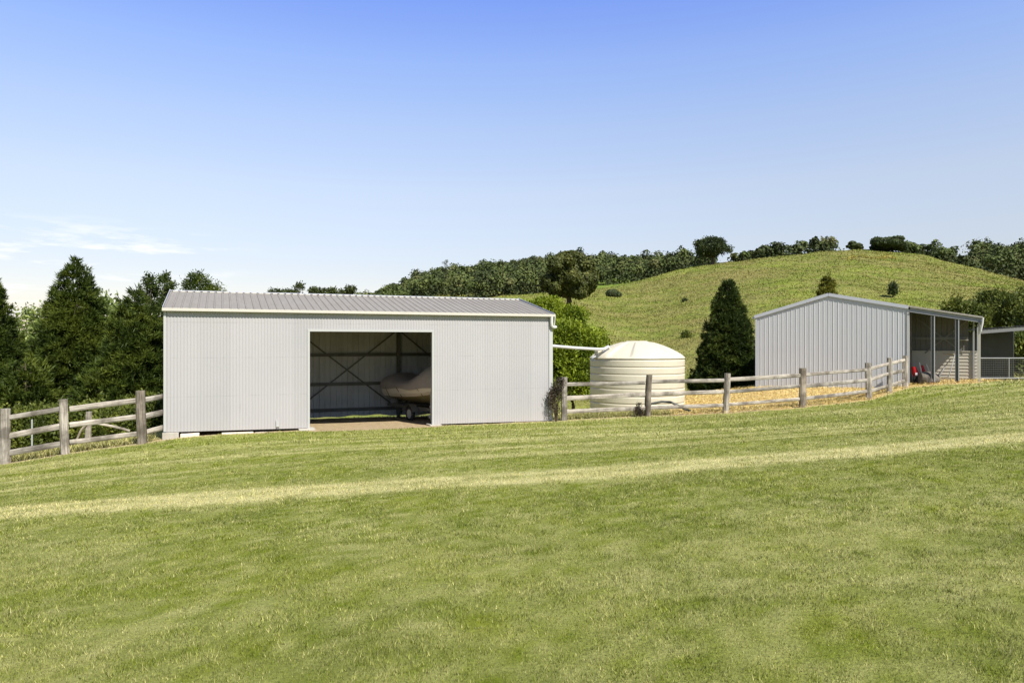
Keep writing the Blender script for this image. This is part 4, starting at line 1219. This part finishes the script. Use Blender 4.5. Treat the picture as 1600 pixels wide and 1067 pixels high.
for sg in (-1, 1):
    wr = 0.245; cx_, cy_ = 1.75, sg*0.62
    mb = MB(); mb.tube([(cx_+(wr-0.06)*math.cos(a), cy_, wr+(wr-0.06)*math.sin(a)) for a in [2*math.pi*k/28 for k in range(29)]], 0.062, 10, caps=False)
    o = mb.build('wheel', M['black_rubber'], tl)
    mb = MB(); mb.tube([(cx_, cy_-0.05, wr), (cx_, cy_+0.05, wr)], 0.14, 20); mb.build('rim', M['galv_tube'], o)
    mb = MB(); mb.loft([[Vector((cx_+0.33*math.cos(a), cy_+yy, wr+0.31*math.sin(a))) for yy in (-0.11, 0.11)] for a in [math.pi*(0.08+0.84*k/12) for k in range(13)]]); mb.build('mudguard', M['steel'], tl)
    mb = MB(); mb.beam((0.55, sg*0.45, 0.45), (0.55, sg*0.5, 0.75), 0.04, 0.04); mb.build('bunk_arm', M['steel'], tl)
mb = MB(); mb.tube([(2.75, -0.45, 0.12), (2.75, -0.45, 0.92)], 0.028, 10); mb.tube([(2.75, -0.45, 0.5), (2.75, -0.45, 0.56)], 0.05, 10); mb.box(2.68, 2.82, -0.5, -0.4, 0.18, 0.28)
mb.build('jockey_stand', M['galv_tube'], tl)
mb = MB(); mb.tube([(3.1+0.10*math.cos(a), -0.42, 0.13+0.10*math.sin(a)) for a in [2*math.pi*k/20 for k in range(21)]], 0.028, 8, caps=False); mb.tube([(3.1, -0.42, 0.13), (3.1, -0.40, 0.42)], 0.018, 8)
mb.build('jockey_wheel', M['galv_tube'], tl)

# ================================================================== TREES
def PG(px, Y):      # ground point on a bearing
    x = (px-800)/F*Y
    return x, Y
def cone(px, top, Y, Rb, seed, label, **k):
    x, y = PG(px, Y); z = gz(x, y); H = EYE+(536-top)/F*Y - z
    return conifer(x, y, H, Rb, seed, label, **k)
cone(-22, 425, 30, 1.9, 1, 'dark shaggy conifer cut off by the left edge of the picture', tufts=5600, power=0.55, group='dark conifers left of the shed')
cone(118, 405, 30.5, 2.25, 2, 'tallest dark pointed conifer behind the left fence', tufts=7800, power=0.64, group='dark conifers left of the shed')
cone(214, 452, 28, 1.75, 3, 'shorter round topped conifer touching the left end of the long shed', tufts=5200, group='dark conifers left of the shed', power=0.5)
cone(40, 560, 28, 1.6, 4, 'low bushy conifer filling the gap below the two left conifers', tufts=1500, group='dark conifers left of the shed', power=0.45)
cone(170, 560, 27, 1.7, 5, 'low dark conifer between the tallest conifer and the round topped one', tufts=1500, group='dark conifers left of the shed', power=0.45)
cone(1137, 433, 38, 1.80, 6, 'single dark conifer standing just left of the gabled shed', tufts=6000, ln=0.22, wd=0.036, m='conifer2', power=0.70, shag=0.2)
cone(1293, 427, 62, 2.1, 7, 'small golden green conifer tip showing above the gabled shed roof', tufts=3000, ln=0.30, wd=0.06, m='gold', power=0.75)

def bush(px, top, Y, rx, seed, label, m, blobs, clumps=700, leaves=14, ln=0.16, wd=0.09, spread=0.14, category='shrub', group=None, name='shrub', trunk=True, zb=None, lump=0.35, trunkm='bark', trunk_r=0.1, limbs=6, up=0.4, far=False):
    """blobs in units of rx horizontally and of the height vertically"""
    x, y = PG(px, Y); z = gz(x, y) if zb is None else zb
    H = EYE+(536-top)/F*Y - z
    t = empty(name, (x, y, z)); tag(t, label, category, group)
    rng = rs(seed)
    B = [(a*rx, b*rx, c*H, d*rx, e_*rx, f*H) for a, b, c, d, e_, f in blobs]
    V, Fq = blob_cloud(B, rng, clumps, leaves, ln, wd, up, spread, lump)
    if far:
        k = int(clumps*leaves*0.55)
        Bn = np.array(B); ar = Bn[:,3]*Bn[:,5]; ix = rng.choice(len(Bn), k, p=ar/ar.sum()); d = unit(rng.randn(k, 3))
        c = Bn[ix,:3] + d*Bn[ix,3:6]*rng.uniform(0.82, 1.06, (k, 1))
        V, Fq = cards(c, d + rng.randn(k, 3)*0.5, ln*0.5*rng.uniform(0.6, 1.3, k), rng)
    np_mesh('crown', V, Fq, M[m], t)
    if trunk:
        mb = MB()
        hb = min(b[2]-b[5]*0.5 for b in B) 
        hb = max(hb, 0.15*H)
        mb.tube([(0,0,-0.3), (0.02*H,0,hb*0.5), (0,0,hb)], [trunk_r*1.3, trunk_r, trunk_r*0.8], 8)
        for k in range(limbs):
            b_ = B[k % len(B)]
            e2 = Vector((b_[0]+rng.uniform(-.5,.5)*b_[3], b_[1]+rng.uniform(-.5,.5)*b_[4], b_[2]+rng.uniform(0,.6)*b_[5]))
            s0 = Vector((0,0,hb*0.85))
            md = s0.lerp(e2, 0.5) + Vector((rng.uniform(-.1,.1)*rx, rng.uniform(-.1,.1)*rx, -0.05*H))
            mb.tube([s0, md, e2], [trunk_r*0.6, trunk_r*0.4, trunk_r*0.12], 6)
        mb.build('trunk', M[trunkm], t)
    return t
R1 = [(0,0,.55,.8,.8,.45), (-.5,.1,.45,.5,.6,.35), (.5,0,.42,.55,.6,.36), (0,-.4,.35,.7,.5,.35)]
def rblobs(seed, n, zlo=0.45, zhi=0.9, r=0.38, rz=0.16, rx=0.7):
    rr = random.Random(seed); o = []
    for i in range(n):
        a = rr.uniform(0, 6.28); q = rr.uniform(0.1, rx); k = rr.uniform(0.7, 1.2)
        o.append((q*math.cos(a), q*math.sin(a)*0.8, rr.uniform(zlo, zhi-0.2*q), r*k, r*k, rz*k))
    return o
# pale broadleaf trees behind the conifers
bush(75, 466, 48, 3.0, 11, 'pale green airy broadleaf tree between the two leftmost conifers', 'pale_leaf', rblobs(1, 10), 700, 12, 0.26, 0.14, 0.25, 'tree', 'pale green trees behind the conifers', 'broadleaf_tree', trunkm='bark_pale')
bush(178, 462, 46, 2.8, 12, 'pale green airy broadleaf tree right of the tallest conifer', 'pale_leaf', rblobs(2, 10), 700, 12, 0.26, 0.14, 0.25, 'tree', 'pale green trees behind the conifers', 'broadleaf_tree', trunkm='bark_pale')
bush(10, 500, 52, 4.0, 13, 'pale green tree low behind the conifer at the left edge', 'pale_leaf', rblobs(3, 10), 700, 12, 0.28, 0.15, 0.3, 'tree', 'pale green trees behind the conifers', 'broadleaf_tree', trunkm='bark_pale')
bush(235, 500, 44, 2.6, 14, 'green tree low behind the round topped conifer', 'scrub', rblobs(4, 9), 700, 12, 0.24, 0.12, 0.25, 'tree', None, 'broadleaf_tree')
# hoop pines: clumps on thin stems
def hoop(px, top, Y, seed, label, n=16, rr=0.55, wide=1.2, m='conifer2', group=None):
    r0 = random.Random(seed)
    bl = [(0,0,.97,.55*rr/wide,.55*rr/wide,.035)]
    for i in range(n):
        h = 0.42+0.53*(i/(n-1)); q = (1-h)*1.1+0.12; a = r0.uniform(0, 6.28); k = r0.uniform(0.6, 1.1)
        bl.append((q*math.cos(a), q*math.sin(a), h, rr*k/wide*0.8, rr*k/wide*0.8, 0.035))
    return bush(px, top, Y, wide, seed, label, m, bl, 260, 16, 0.22, 0.07, 0.12, 'tree', group, 'hoop_pine', trunk_r=0.09, limbs=n+1)
hoop(235, 430, 42, 21, 'slender dark pine with clumped foliage behind the round topped conifer', 22, 0.62, 1.25)
hoop(260, 432, 46, 22, 'thin sparse pine right beside the left end of the long roof', 20, 0.42, 1.1)
bush(309, 424, 44, 1.6, 23, 'dark rounded treetop rising behind the left end of the long roof', 'conifer', [(0,0,.85,.6,.6,.14), (-.3,0,.72,.7,.7,.14), (.5,0,.72,.6,.6,.12), (0,0,.55,.9,.9,.2)], 700, 16, 0.2, 0.06, 0.15, 'tree', None, 'broadleaf_tree')
bush(338, 433, 47, 1.7, 24, 'greyer looser treetop right of the dark rounded one behind the roof', 'scrub', [(-.1,0,.85,.5,.5,.1), (.55,0,.76,.5,.5,.08), (-.6,0,.7,.5,.5,.1), (0,0,.6,.8,.8,.2)], 420, 12, 0.2, 0.07, 0.16, 'tree', None, 'broadleaf_tree')
labs = ['flat topped small treetop just clearing the roof ridge, leftmost of the far ones', 'low round treetop clearing the roof ridge, second of the far ones', 'tall thin bare treetop with clumps, highest above the roof ridge',
        'wispy twiggy treetop over the middle of the roof ridge', 'dark compact treetop over the middle of the roof ridge', 'sparse treetop right of the dark compact one above the ridge', 'wispy treetop farthest right along the roof ridge']
for i, (px, top, wd_, n_, r_) in enumerate([(430,456,1.3,3,.7), (451,457,1.2,3,.8), (467,446,0.9,5,.34), (491,454.5,0.8,2,.28), (505,455.5,1.0,3,.55), (520,455.5,0.8,2,.34), (546,452,1.2,4,.36)]):
    r0 = random.Random(40+i)
    bl = [(r0.uniform(-.2,.2), 0, .985, r_/wd_, r_/wd_, .012)] + [(r0.uniform(-.8,.8), r0.uniform(-.5,.5), r0.uniform(.84,.965), r_/wd_*r0.uniform(.5,.9), r_/wd_*.8, .012) for _ in range(n_)]
    bush(px, top, 90, wd_, 30+i, labs[i], 'far_leaf', bl, 90, 12, 0.34, 0.16, 0.22, 'tree', 'far treetops along the roof ridge', 'broadleaf_tree', trunk_r=0.10, limbs=n_, trunkm='bark_pale')
# scrub under the left conifers
for i, (px, top, Y, rx, mm, lab) in enumerate([(15,640,22.5,1.5,'scrub','low green scrub beyond the fence at the left edge'), (85,636,23,1.4,'scrub','low green scrub left of the short strainer post'),
        (140,632,23.5,1.3,'scrub','low green scrub behind the short strainer post'), (190,640,23,1.2,'scrub','low green scrub between strainer post and the dark fence post'), (240,620,23.5,1.3,'scrub','low green scrub against the left end of the long shed')]):
    bush(px, top, Y, rx, 50+i, lab, mm, R1, 650, 13, 0.13, 0.06, 0.12, 'shrub', 'scrub below the left conifers', trunk=True, trunk_r=0.04)
# bright shrub between shed and tank
bush(893, 494, 31.5, 1.5, 61, 'bright green dense shrub between the long shed and the tank', 'lime',
     [(-.1,0,.80,.62,.6,.15), (-.6,.0,.70,.6,.6,.2), (.35,0,.68,.55,.6,.17), (.55,-.1,.5,.55,.6,.2), (-.3,-.2,.5,.9,.7,.3), (.2,-.3,.3,1.0,.8,.3)], 2600, 14, 0.14, 0.075, 0.085, 'shrub', trunk_r=0.07)
bush(852, 464, 35, 2.0, 62, 'bright green treetop showing over the right end of the long roof', 'lime',
     [(0,0,.88,.5,.6,.11), (.55,0,.83,.5,.5,.09), (-.5,0,.83,.4,.5,.09), (.2,0,.7,.9,.8,.2), (.5,-.2,.5,.9,.8,.25)], 2400, 14, 0.15, 0.08, 0.1, 'tree', None, 'broadleaf_tree', trunk_r=0.09)
bush(930, 512, 34, 0.9, 63, 'lower right lobe of bright green growth above the tank inlet', 'lime', [(0,0,.75,.8,.7,.22), (.3,0,.5,.9,.8,.3), (-.2,0,.35,1,.8,.3)], 1100, 14, 0.15, 0.085, 0.12, 'shrub', trunk_r=0.05)
# scrub trees at the right edge
for i, (px, top, Y, rx, mm, lab, pale) in enumerate([
        (1500,470,50,1.8,'scrub','dark green scrub tree above the lean-to gutter','bark'), (1545,452,54,2.5,'scrub','broad scrub tree behind the carport roof','bark_pale'),
        (1600,446,50,2.4,'scrub','scrub tree with pale bare limbs at the right edge','bark_pale'), (1575,505,40,2.2,'scrub','tangled scrub seen through under the carport roof','bark_pale'),
        (1640,470,44,2.6,'scrub','scrub tree just beyond the right edge of the carport','bark_pale')]):
    bush(px, top, Y, rx, 70+i, lab, mm, rblobs(20+i, 11, 0.25, 0.92, 0.45, 0.16, 0.75), 1500, 12, 0.22, 0.10, 0.2, 'tree', 'scrub trees behind the carport', 'scrub_tree', trunkm=pale, limbs=14, trunk_r=0.10, lump=0.5)
# big tree on the pasture and single trees on the crest
def dome_blobs(seed, n, zc=.58, rz=.4, s=.26):
    rr = random.Random(seed); o = []
    for i in range(n):
        a = rr.uniform(0, 6.28); u = rr.uniform(-0.75, 1); q = math.sqrt(max(0, 1-u*u))*0.80
        k = rr.uniform(0.8, 1.25)
        o.append((q*math.cos(a), q*math.sin(a), zc+u*rz*0.78, s*k*1.1, s*k*1.1, s*k*rz*1.0))
    return o
bush(888, 393, 132, 4.9, 81, 'big dark olive fig-like tree alone on the pasture above the tank', 'olive', dome_blobs(5, 34, .54, .46, .27)+[(0,0,.55,.65,.65,.36)], 4200, 12, 0.5, 0.26, 0.38, 'tree', None, 'pasture_tree', trunk_r=0.5, limbs=14, lump=0.4, far=True)
bush(1113, 372, 262, 6.0, 82, 'round crowned tree with two trunks on the skyline of the hill', 'far_dark', dome_blobs(6, 22, .60, .36, .30)+[(0,0,.62,.6,.6,.28)], 1300, 10, 0.7, 0.38, 0.5, 'tree', None, 'crest_tree', trunk_r=0.5, limbs=14, lump=0.35)
bush(1388, 367, 262, 6.2, 83, 'dense dark dome shaped tree on top of the hill', 'far_dark', dome_blobs(7, 18, .5, .46, .36)+[(.75,0,.34,.4,.4,.28), (0,0,.45,.7,.7,.4)], 1500, 10, 0.9, 0.5, 0.5, 'tree', None, 'crest_tree', trunk=True, trunk_r=0.4, lump=0.2, far=True)
bush(1336, 377, 270, 2.6, 84, 'small round bush on the skyline left of the dome shaped tree', 'far_leaf', dome_blobs(9, 9, .5, .45, .42), 400, 10, 0.8, 0.45, 0.4, 'tree', None, 'crest_tree', trunk=True, trunk_r=0.2, lump=0.25, far=True)
bush(957, 452, 190, 2.0, 85, 'lone round bush on the pasture right of the big olive tree', 'far_leaf', [(0,0,.5,.9,.9,.5), (.6,0,.35,.6,.6,.35)], 350, 10, 0.5, 0.3, 0.35, 'shrub', None, 'pasture_bush', trunk=True, trunk_r=0.12, far=True)
bush(1395, 443.5, 120, 0.42, 86, 'small dark bush on the slope above the gabled shed roof', 'far_dark', [(0,0,.5,.9,.9,.5)], 160, 10, 0.35, 0.2, 0.2, 'shrub', None, 'pasture_bush', trunk=True, trunk_r=0.06)
bush(1070, 469, 150, 0.5, 87, 'tiny shrub on the mid slope left of the single conifer', 'far_leaf', [(0,0,.5,.9,.9,.5)], 120, 10, 0.3, 0.16, 0.2, 'shrub', None, 'pasture_bush', trunk=True, trunk_r=0.06)
bush(1072, 522, 90, 0.5, 88, 'tall weedy shrub on the lower slope right of the tank', 'scrub', [(0,0,.5,.7,.7,.5)], 120, 10, 0.26, 0.10, 0.22, 'shrub', None, 'pasture_bush', trunk=True, trunk_r=0.04)
for i, (px, top, Yd, lab) in enumerate([(697, 406, 300, 'thin emergent pine standing above the forest skyline'), (765, 436, 270, 'pale trunked pine in front of the forest edge'), (862, 425, 280, 'small upright pine at the forest edge left of the big tree')]):
    r0 = random.Random(60+i)
    hoop(px, top, Yd, 90+i, lab, 14, 1.5, 3.0, 'far_dark', 'pines standing out of the forest')

# forest on the far ridge: far-off wood that reads as one mass
def crown_cards(cx, cy, cz, r, h, rng, m_=150, nl=6, size=0.5):
    lo = unit(rng.randn(nl, 3))*np.array([[0.52, 0.52, 0.42]])*rng.uniform(0.7, 1.1, (nl, 1)); lo[:,2] = np.abs(lo[:,2])-0.12
    lr = rng.uniform(0.36, 0.62, nl)
    li = rng.randint(0, nl, m_)
    d = unit(rng.randn(m_, 3)); d[:,2] = np.where(d[:,2] < -0.35, -d[:,2], d[:,2])
    p = lo[li] + d*lr[li][:,None]*rng.uniform(0.85, 1.08, (m_, 1))
    c = p*np.array([[r, r, h*0.5]]) + np.array([[cx, cy, cz]])
    return cards(c, d + rng.randn(m_, 3)*0.42, size*rng.uniform(0.6, 1.3, m_), rng)
def forest(regions, seed):
    rng = rs(seed); parts = []; tint = []; cnt = 0
    for (px0, px1, Y0, Y1, dens, hlo, hhi, rlo, rhi) in regions:
        area = (px1-px0)/F*(Y1*Y1-Y0*Y0)/2
        n = int(area*dens)
        Yt = np.sqrt(rng.uniform(Y0*Y0, Y1*Y1, n)); px = rng.uniform(px0, px1, n)
        Xt = (px-800)/F*Yt; Zt = ground_z(Xt, Yt)
        for i in range(n):
            h = rng.uniform(hlo, hhi)*(1.25 if rng.rand() < 0.12 else 1); r = rng.uniform(rlo, rhi)
            V1_, F1_ = crown_cards(Xt[i], Yt[i], Zt[i]+h*0.55, r, h*1.0, rng, 150, rng.randint(4, 8), 0.50)
            parts.append((V1_, F1_)); tint.append(np.full(len(V1_), rng.rand()))
            # lower growth filling the understorey
            m_ = 55; q = np.c_[Xt[i]+rng.randn(m_)*r*0.6, Yt[i]+rng.randn(m_)*r*0.5, Zt[i]+rng.uniform(0, 0.5, m_)*h]
            V2_, F2_ = cards(q, rng.randn(m_, 3)+np.array([[0,-0.5,0.5]]), np.full(m_, 0.55), rng)
            parts.append((V2_, F2_)); tint.append(np.full(len(V2_), 0.15))
            cnt += 1
    V, Fq = cat(parts)
    print('forest trees', cnt, 'quads', len(Fq))
    return V, Fq, np.concatenate(tint)
def forestf(t, b, n, l):
    setp(b, None, 0.7, 0, 0.15)
    ge = n('ShaderNodeNewGeometry')
    col = ramp(t, n, l, attr(n, 'tint'), [(0, (0.040,0.052,0.020)), (0.35, (0.060,0.075,0.025)), (0.6, (0.075,0.098,0.028)), (0.85, (0.095,0.115,0.035)), (1, (0.125,0.125,0.05))])
    col = mixc(n, l, 1.0, col, ramp(t, n, l, ge.outputs['Random Per Island'], [(0, (0.65,0.68,0.65)), (1, (1.4,1.35,1.25))]), 'MULTIPLY')
    l(col, b.inputs['Base Color'])
M['forest'] = mat('forest_foliage', forestf)
regs = [(545, 640, 255, 420, 0.022, 6, 9, 2.8, 4.6), (640, 900, 262, 430, 0.022, 7, 10, 3.0, 5.2), (900, 1080, 300, 430, 0.022, 7, 10.5, 3.0, 5.0), (1080, 1112, 300, 420, 0.022, 5, 7, 2.6, 4.0),
        (1135, 1185, 268, 300, 0.030, 2.6, 4.2, 1.8, 3.0), (1185, 1300, 268, 310, 0.026, 3.6, 6.8, 2.4, 4.4), (1412, 1525, 258, 310, 0.030, 3.6, 6.4, 2.4, 4.2), (1520, 1720, 290, 420, 0.022, 8, 13, 3.2, 5.4), (1550, 1700, 225, 290, 0.025, 5, 9, 2.8, 4.6)]
V, Fq, ti = forest(regs, 5)
fo = np_mesh('forest', V, Fq, M['forest'], attrs={'tint': ti})
tag(fo, 'dense dark green forest covering the far ridge behind the pasture', 'forest', kind='stuff')
# yellow bracken near the top of the pasture
rng = rs(55); parts = []
for i in range(90):
    a = rng.rand(); px = 1322 + 78*a + rng.randn()*4; Yt = 212 + 16*a + rng.randn()*5
    xx = (px-800)/F*Yt; 
    parts.append(crown_cards(xx, Yt, gz(xx, Yt)+0.25, rng.uniform(0.5, 1.1), rng.uniform(0.7, 1.3), rng, 26, 3, 0.16))
V, Fq = cat(parts)
M['bracken'] = leaf('yellow_bracken', (0.20,0.17,0.04), (0.33,0.29,0.06), (0.42,0.35,0.10), 0.3)
o = np_mesh('bracken', V, Fq, M['bracken'])
tag(o, 'patch of yellow bracken near the top of the pasture hill', 'bracken', kind='stuff')

# dry plant against the first post, and weeds along the fence
x, y = 1.32, 21.45; z = gz(x, y)
t = empty('dry_shrub', (x, y, z)); tag(t, 'dark dried shrub climbing against the fence post at the shed corner', 'shrub')
rng = rs(101)
mb = MB()
for k in range(16):
    a = rng.uniform(0, 6.28); h = rng.uniform(0.5, 1.3); q = rng.uniform(0.05, 0.26)
    mb.tube([(0.03*math.cos(a), 0.03*math.sin(a), 0), (q*0.6*math.cos(a), q*0.4*math.sin(a), h*0.5), (q*math.cos(a), q*0.6*math.sin(a), h)], [0.009, 0.007, 0.003], 5)
mb.build('stem', M['bark'], t)
V, Fq = blob_cloud([(-.08,0,.35,.14,.12,.3), (0,0,.75,.16,.12,.35), (.1,0,1.05,.12,.1,.25), (-.12,0,.7,.12,.1,.2)], rng, 170, 9, 0.055, 0.03, 0.3, 0.05)
np_mesh('foliage', V, Fq, M['dry_leaf'], t)
x, y = 3.95, 22.5; z = gz(x, y)
t = empty('weed', (x, y, z)); tag(t, 'small dark dead weed at the foot of the leaning post before the tank', 'weed')
V, Fq = blob_cloud([(0,0,.08,.14,.1,.10), (.05,0,.24,.025,.025,.2)], rng, 60, 8, 0.08, 0.02, 0.6, 0.04)
np_mesh('foliage', V, Fq, M['dry_leaf'], t)

# ================================================================== GRASS
def blades(X, Y, hgt, wid, rng, lean=0.6):
    n = len(X)
    Z = ground_z(X, Y)
    a = rng.uniform(0, 2*math.pi, n); b = rng.uniform(0, 2*math.pi, n)
    wx, wy = np.cos(a)*wid*0.5, np.sin(a)*wid*0.5
    ln = hgt*lean*rng.uniform(0.2, 1.3, n)
    V = np.empty((n, 3, 3))
    V[:,0] = np.c_[X-wx, Y-wy, Z-0.005]; V[:,1] = np.c_[X+wx, Y+wy, Z-0.005]
    V[:,2] = np.c_[X+np.cos(b)*ln, Y+np.sin(b)*ln, Z+hgt]
    return V.reshape(-1,3), np.arange(3*n).reshape(-1,3)
rng = rs(77)
Vs, Fs, Ds, base = [], [], [], 0
def add_blades(y0, y1, dens, h, wd_, half):
    global base
    hw = lambda y: half*0.85*y + 4.5
    area = 2*(half*0.85*(y1*y1-y0*y0)/2 + 4.5*(y1-y0))
    n = int(area*dens)
    Yb = rng.uniform(y0, y1, 3*n); Yb = Yb[rng.rand(3*n) < hw(Yb)/hw(y1)][:n]; n = len(Yb); Xb = rng.uniform(-1, 1, n)*hw(Yb)
    dry, dirt, straw = masks(Xb, Yb)
    keep = (np.maximum(dirt, straw) < rng.uniform(0.1, 0.55, n)) & (rng.rand(n) < 0.30+1.1*vnoise(Xb*11, Yb*11))
    su, sv = s1(Xb, Yb); keep &= ~((su > -0.1) & (su < LEN+0.1) & (sv > -0.05) & (sv < DEP))
    Xb, Yb, dry = Xb[keep], Yb[keep], dry[keep]; n = len(Xb)
    hh = h*rng.uniform(0.5, 1.25, n)*(0.5+1.0*vnoise(Xb*3.3, Yb*3.3)*(0.6+0.8*vnoise(Xb*14+3, Yb*14)))
    V, Fq = blades(Xb, Yb, hh, wd_*rng.uniform(0.7, 1.3, n), rng, 0.9)
    d = np.clip(dry + rng.normal(0, 0.16, n) + (rng.rand(n) < 0.06)*0.4, 0, 1)
    Vs.append(V); Fs.append(Fq+base); Ds.append(np.repeat(d, 3)); base += len(V)
add_blades(1.8, 4.5, 9500, 0.019, 0.0046, 1.0)
add_blades(4.5, 7.0, 5600, 0.021, 0.0062, 0.95)
add_blades(7.0, 11.0, 2600, 0.024, 0.0092, 0.9)
add_blades(11.0, 16.0, 1400, 0.026, 0.011, 0.9)
add_blades(16.0, 24.0, 420, 0.040, 0.017, 0.9)
add_blades(24.0, 31.0, 160, 0.055, 0.032, 0.95)
gr = np_mesh('grass', np.concatenate(Vs), np.concatenate(Fs), M['blade'], attrs={'dry': np.concatenate(Ds)})
tag(gr, 'short mown grass blades covering the lawn', 'grass', kind='stuff')
print('blades', base//3)
# rougher unmown grass along and behind the fences
n = 60000
Xb = rng.uniform(-19, 22, n); bf = np.abs(rng.normal(0, 0.9, n))
Yb = np.interp(Xb, fl[:,0], fl[:,1]) + bf + 0.12
su, sv = s1(Xb, Yb); k = ~((su > -0.25) & (su < LEN+0.2) & (sv > -0.3) & (sv < DEP+0.1))
gxl = (Xb-gx0)*math.cos(GA) + (Yb-gy0)*math.sin(GA); gyl = -(Xb-gx0)*math.sin(GA) + (Yb-gy0)*math.cos(GA)
k &= ~((gxl > -0.1) & (gxl < LX) & (gyl > -0.3)) & ((Xb < 5.2) | (rng.rand(n) < 0.12)) & ((Xb-TX)**2+(Yb-TY)**2 > 1.72**2) & (rng.rand(n) < 0.25+1.0*fbm(Xb*1.3, Yb*1.3, 3))
Xb, Yb = Xb[k], Yb[k]; n = len(Xb)
V, Fq = blades(Xb, Yb, rng.uniform(0.04, 0.22, n)*(0.4+0.9*vnoise(Xb*1.7, Yb*1.7)), 0.016, rng, 0.8)
d = np.clip(rng.normal(0.68, 0.25, n), 0, 1)
o = np_mesh('rough_grass', V, Fq, M['blade'], attrs={'dry': np.repeat(d, 3)})
tag(o, 'rough half dry grass growing along the foot of the fences', 'grass', kind='stuff')
# loose straw
n = 52000
Xb = rng.uniform(4, 19, n); Yb = rng.uniform(22.5, 33, n)
dry, dirt, straw = masks(Xb, Yb)
gxl = (Xb-gx0)*math.cos(GA) + (Yb-gy0)*math.sin(GA); gyl = -(Xb-gx0)*math.sin(GA) + (Yb-gy0)*math.cos(GA)
k = (straw > rng.uniform(0.2, 0.9, n)) & ~((gxl > -0.1) & (gxl < GW) & (gyl > -0.05)) & ((Xb-TX)**2+(Yb-TY)**2 > 1.75**2)
Xb, Yb = Xb[k], Yb[k]; n = len(Xb)
Zb = ground_z(Xb, Yb) + 0.01 + 0.05*vnoise(Xb*2.5, Yb*2.5)
D = np.c_[rng.randn(n), rng.randn(n), np.abs(rng.randn(n))*0.45]
V, Fq = diamonds(np.c_[Xb, Yb, Zb], D, rng.uniform(0.05, 0.15, n), rng.uniform(0.008, 0.02, n), rng)
o = np_mesh('straw', V, Fq, M['straw'])
tag(o, 'loose golden straw spread over the yard behind the right fence', 'straw', kind='stuff')
# tussocks on the pasture
n = 460000
Yb = np.exp(rng.uniform(math.log(40), math.log(275), n)); px = rng.uniform(780, 1680, n); Xb = (px-800)/F*Yb
k = rng.rand(n) < 0.15+1.1*fbm(Xb*0.12+4, Yb*0.12, 4)
Xb, Yb = Xb[k], Yb[k]; n = len(Xb); Zb = ground_z(Xb, Yb)
s_ = (0.0009*Yb+0.035)*rng.uniform(0.6, 1.6, n)
D = np.c_[rng.randn(n)*0.6, rng.randn(n)*0.6, np.full(n, 1.0)]
V, Fq = diamonds(np.c_[Xb, Yb, Zb-0.05], D, s_*1.2, s_*0.8, rng)
o = np_mesh('pasture_grass', V, Fq, M['hill_blade'])
tag(o, 'coarse tussocky grass covering the pasture hill', 'grass', kind='stuff')
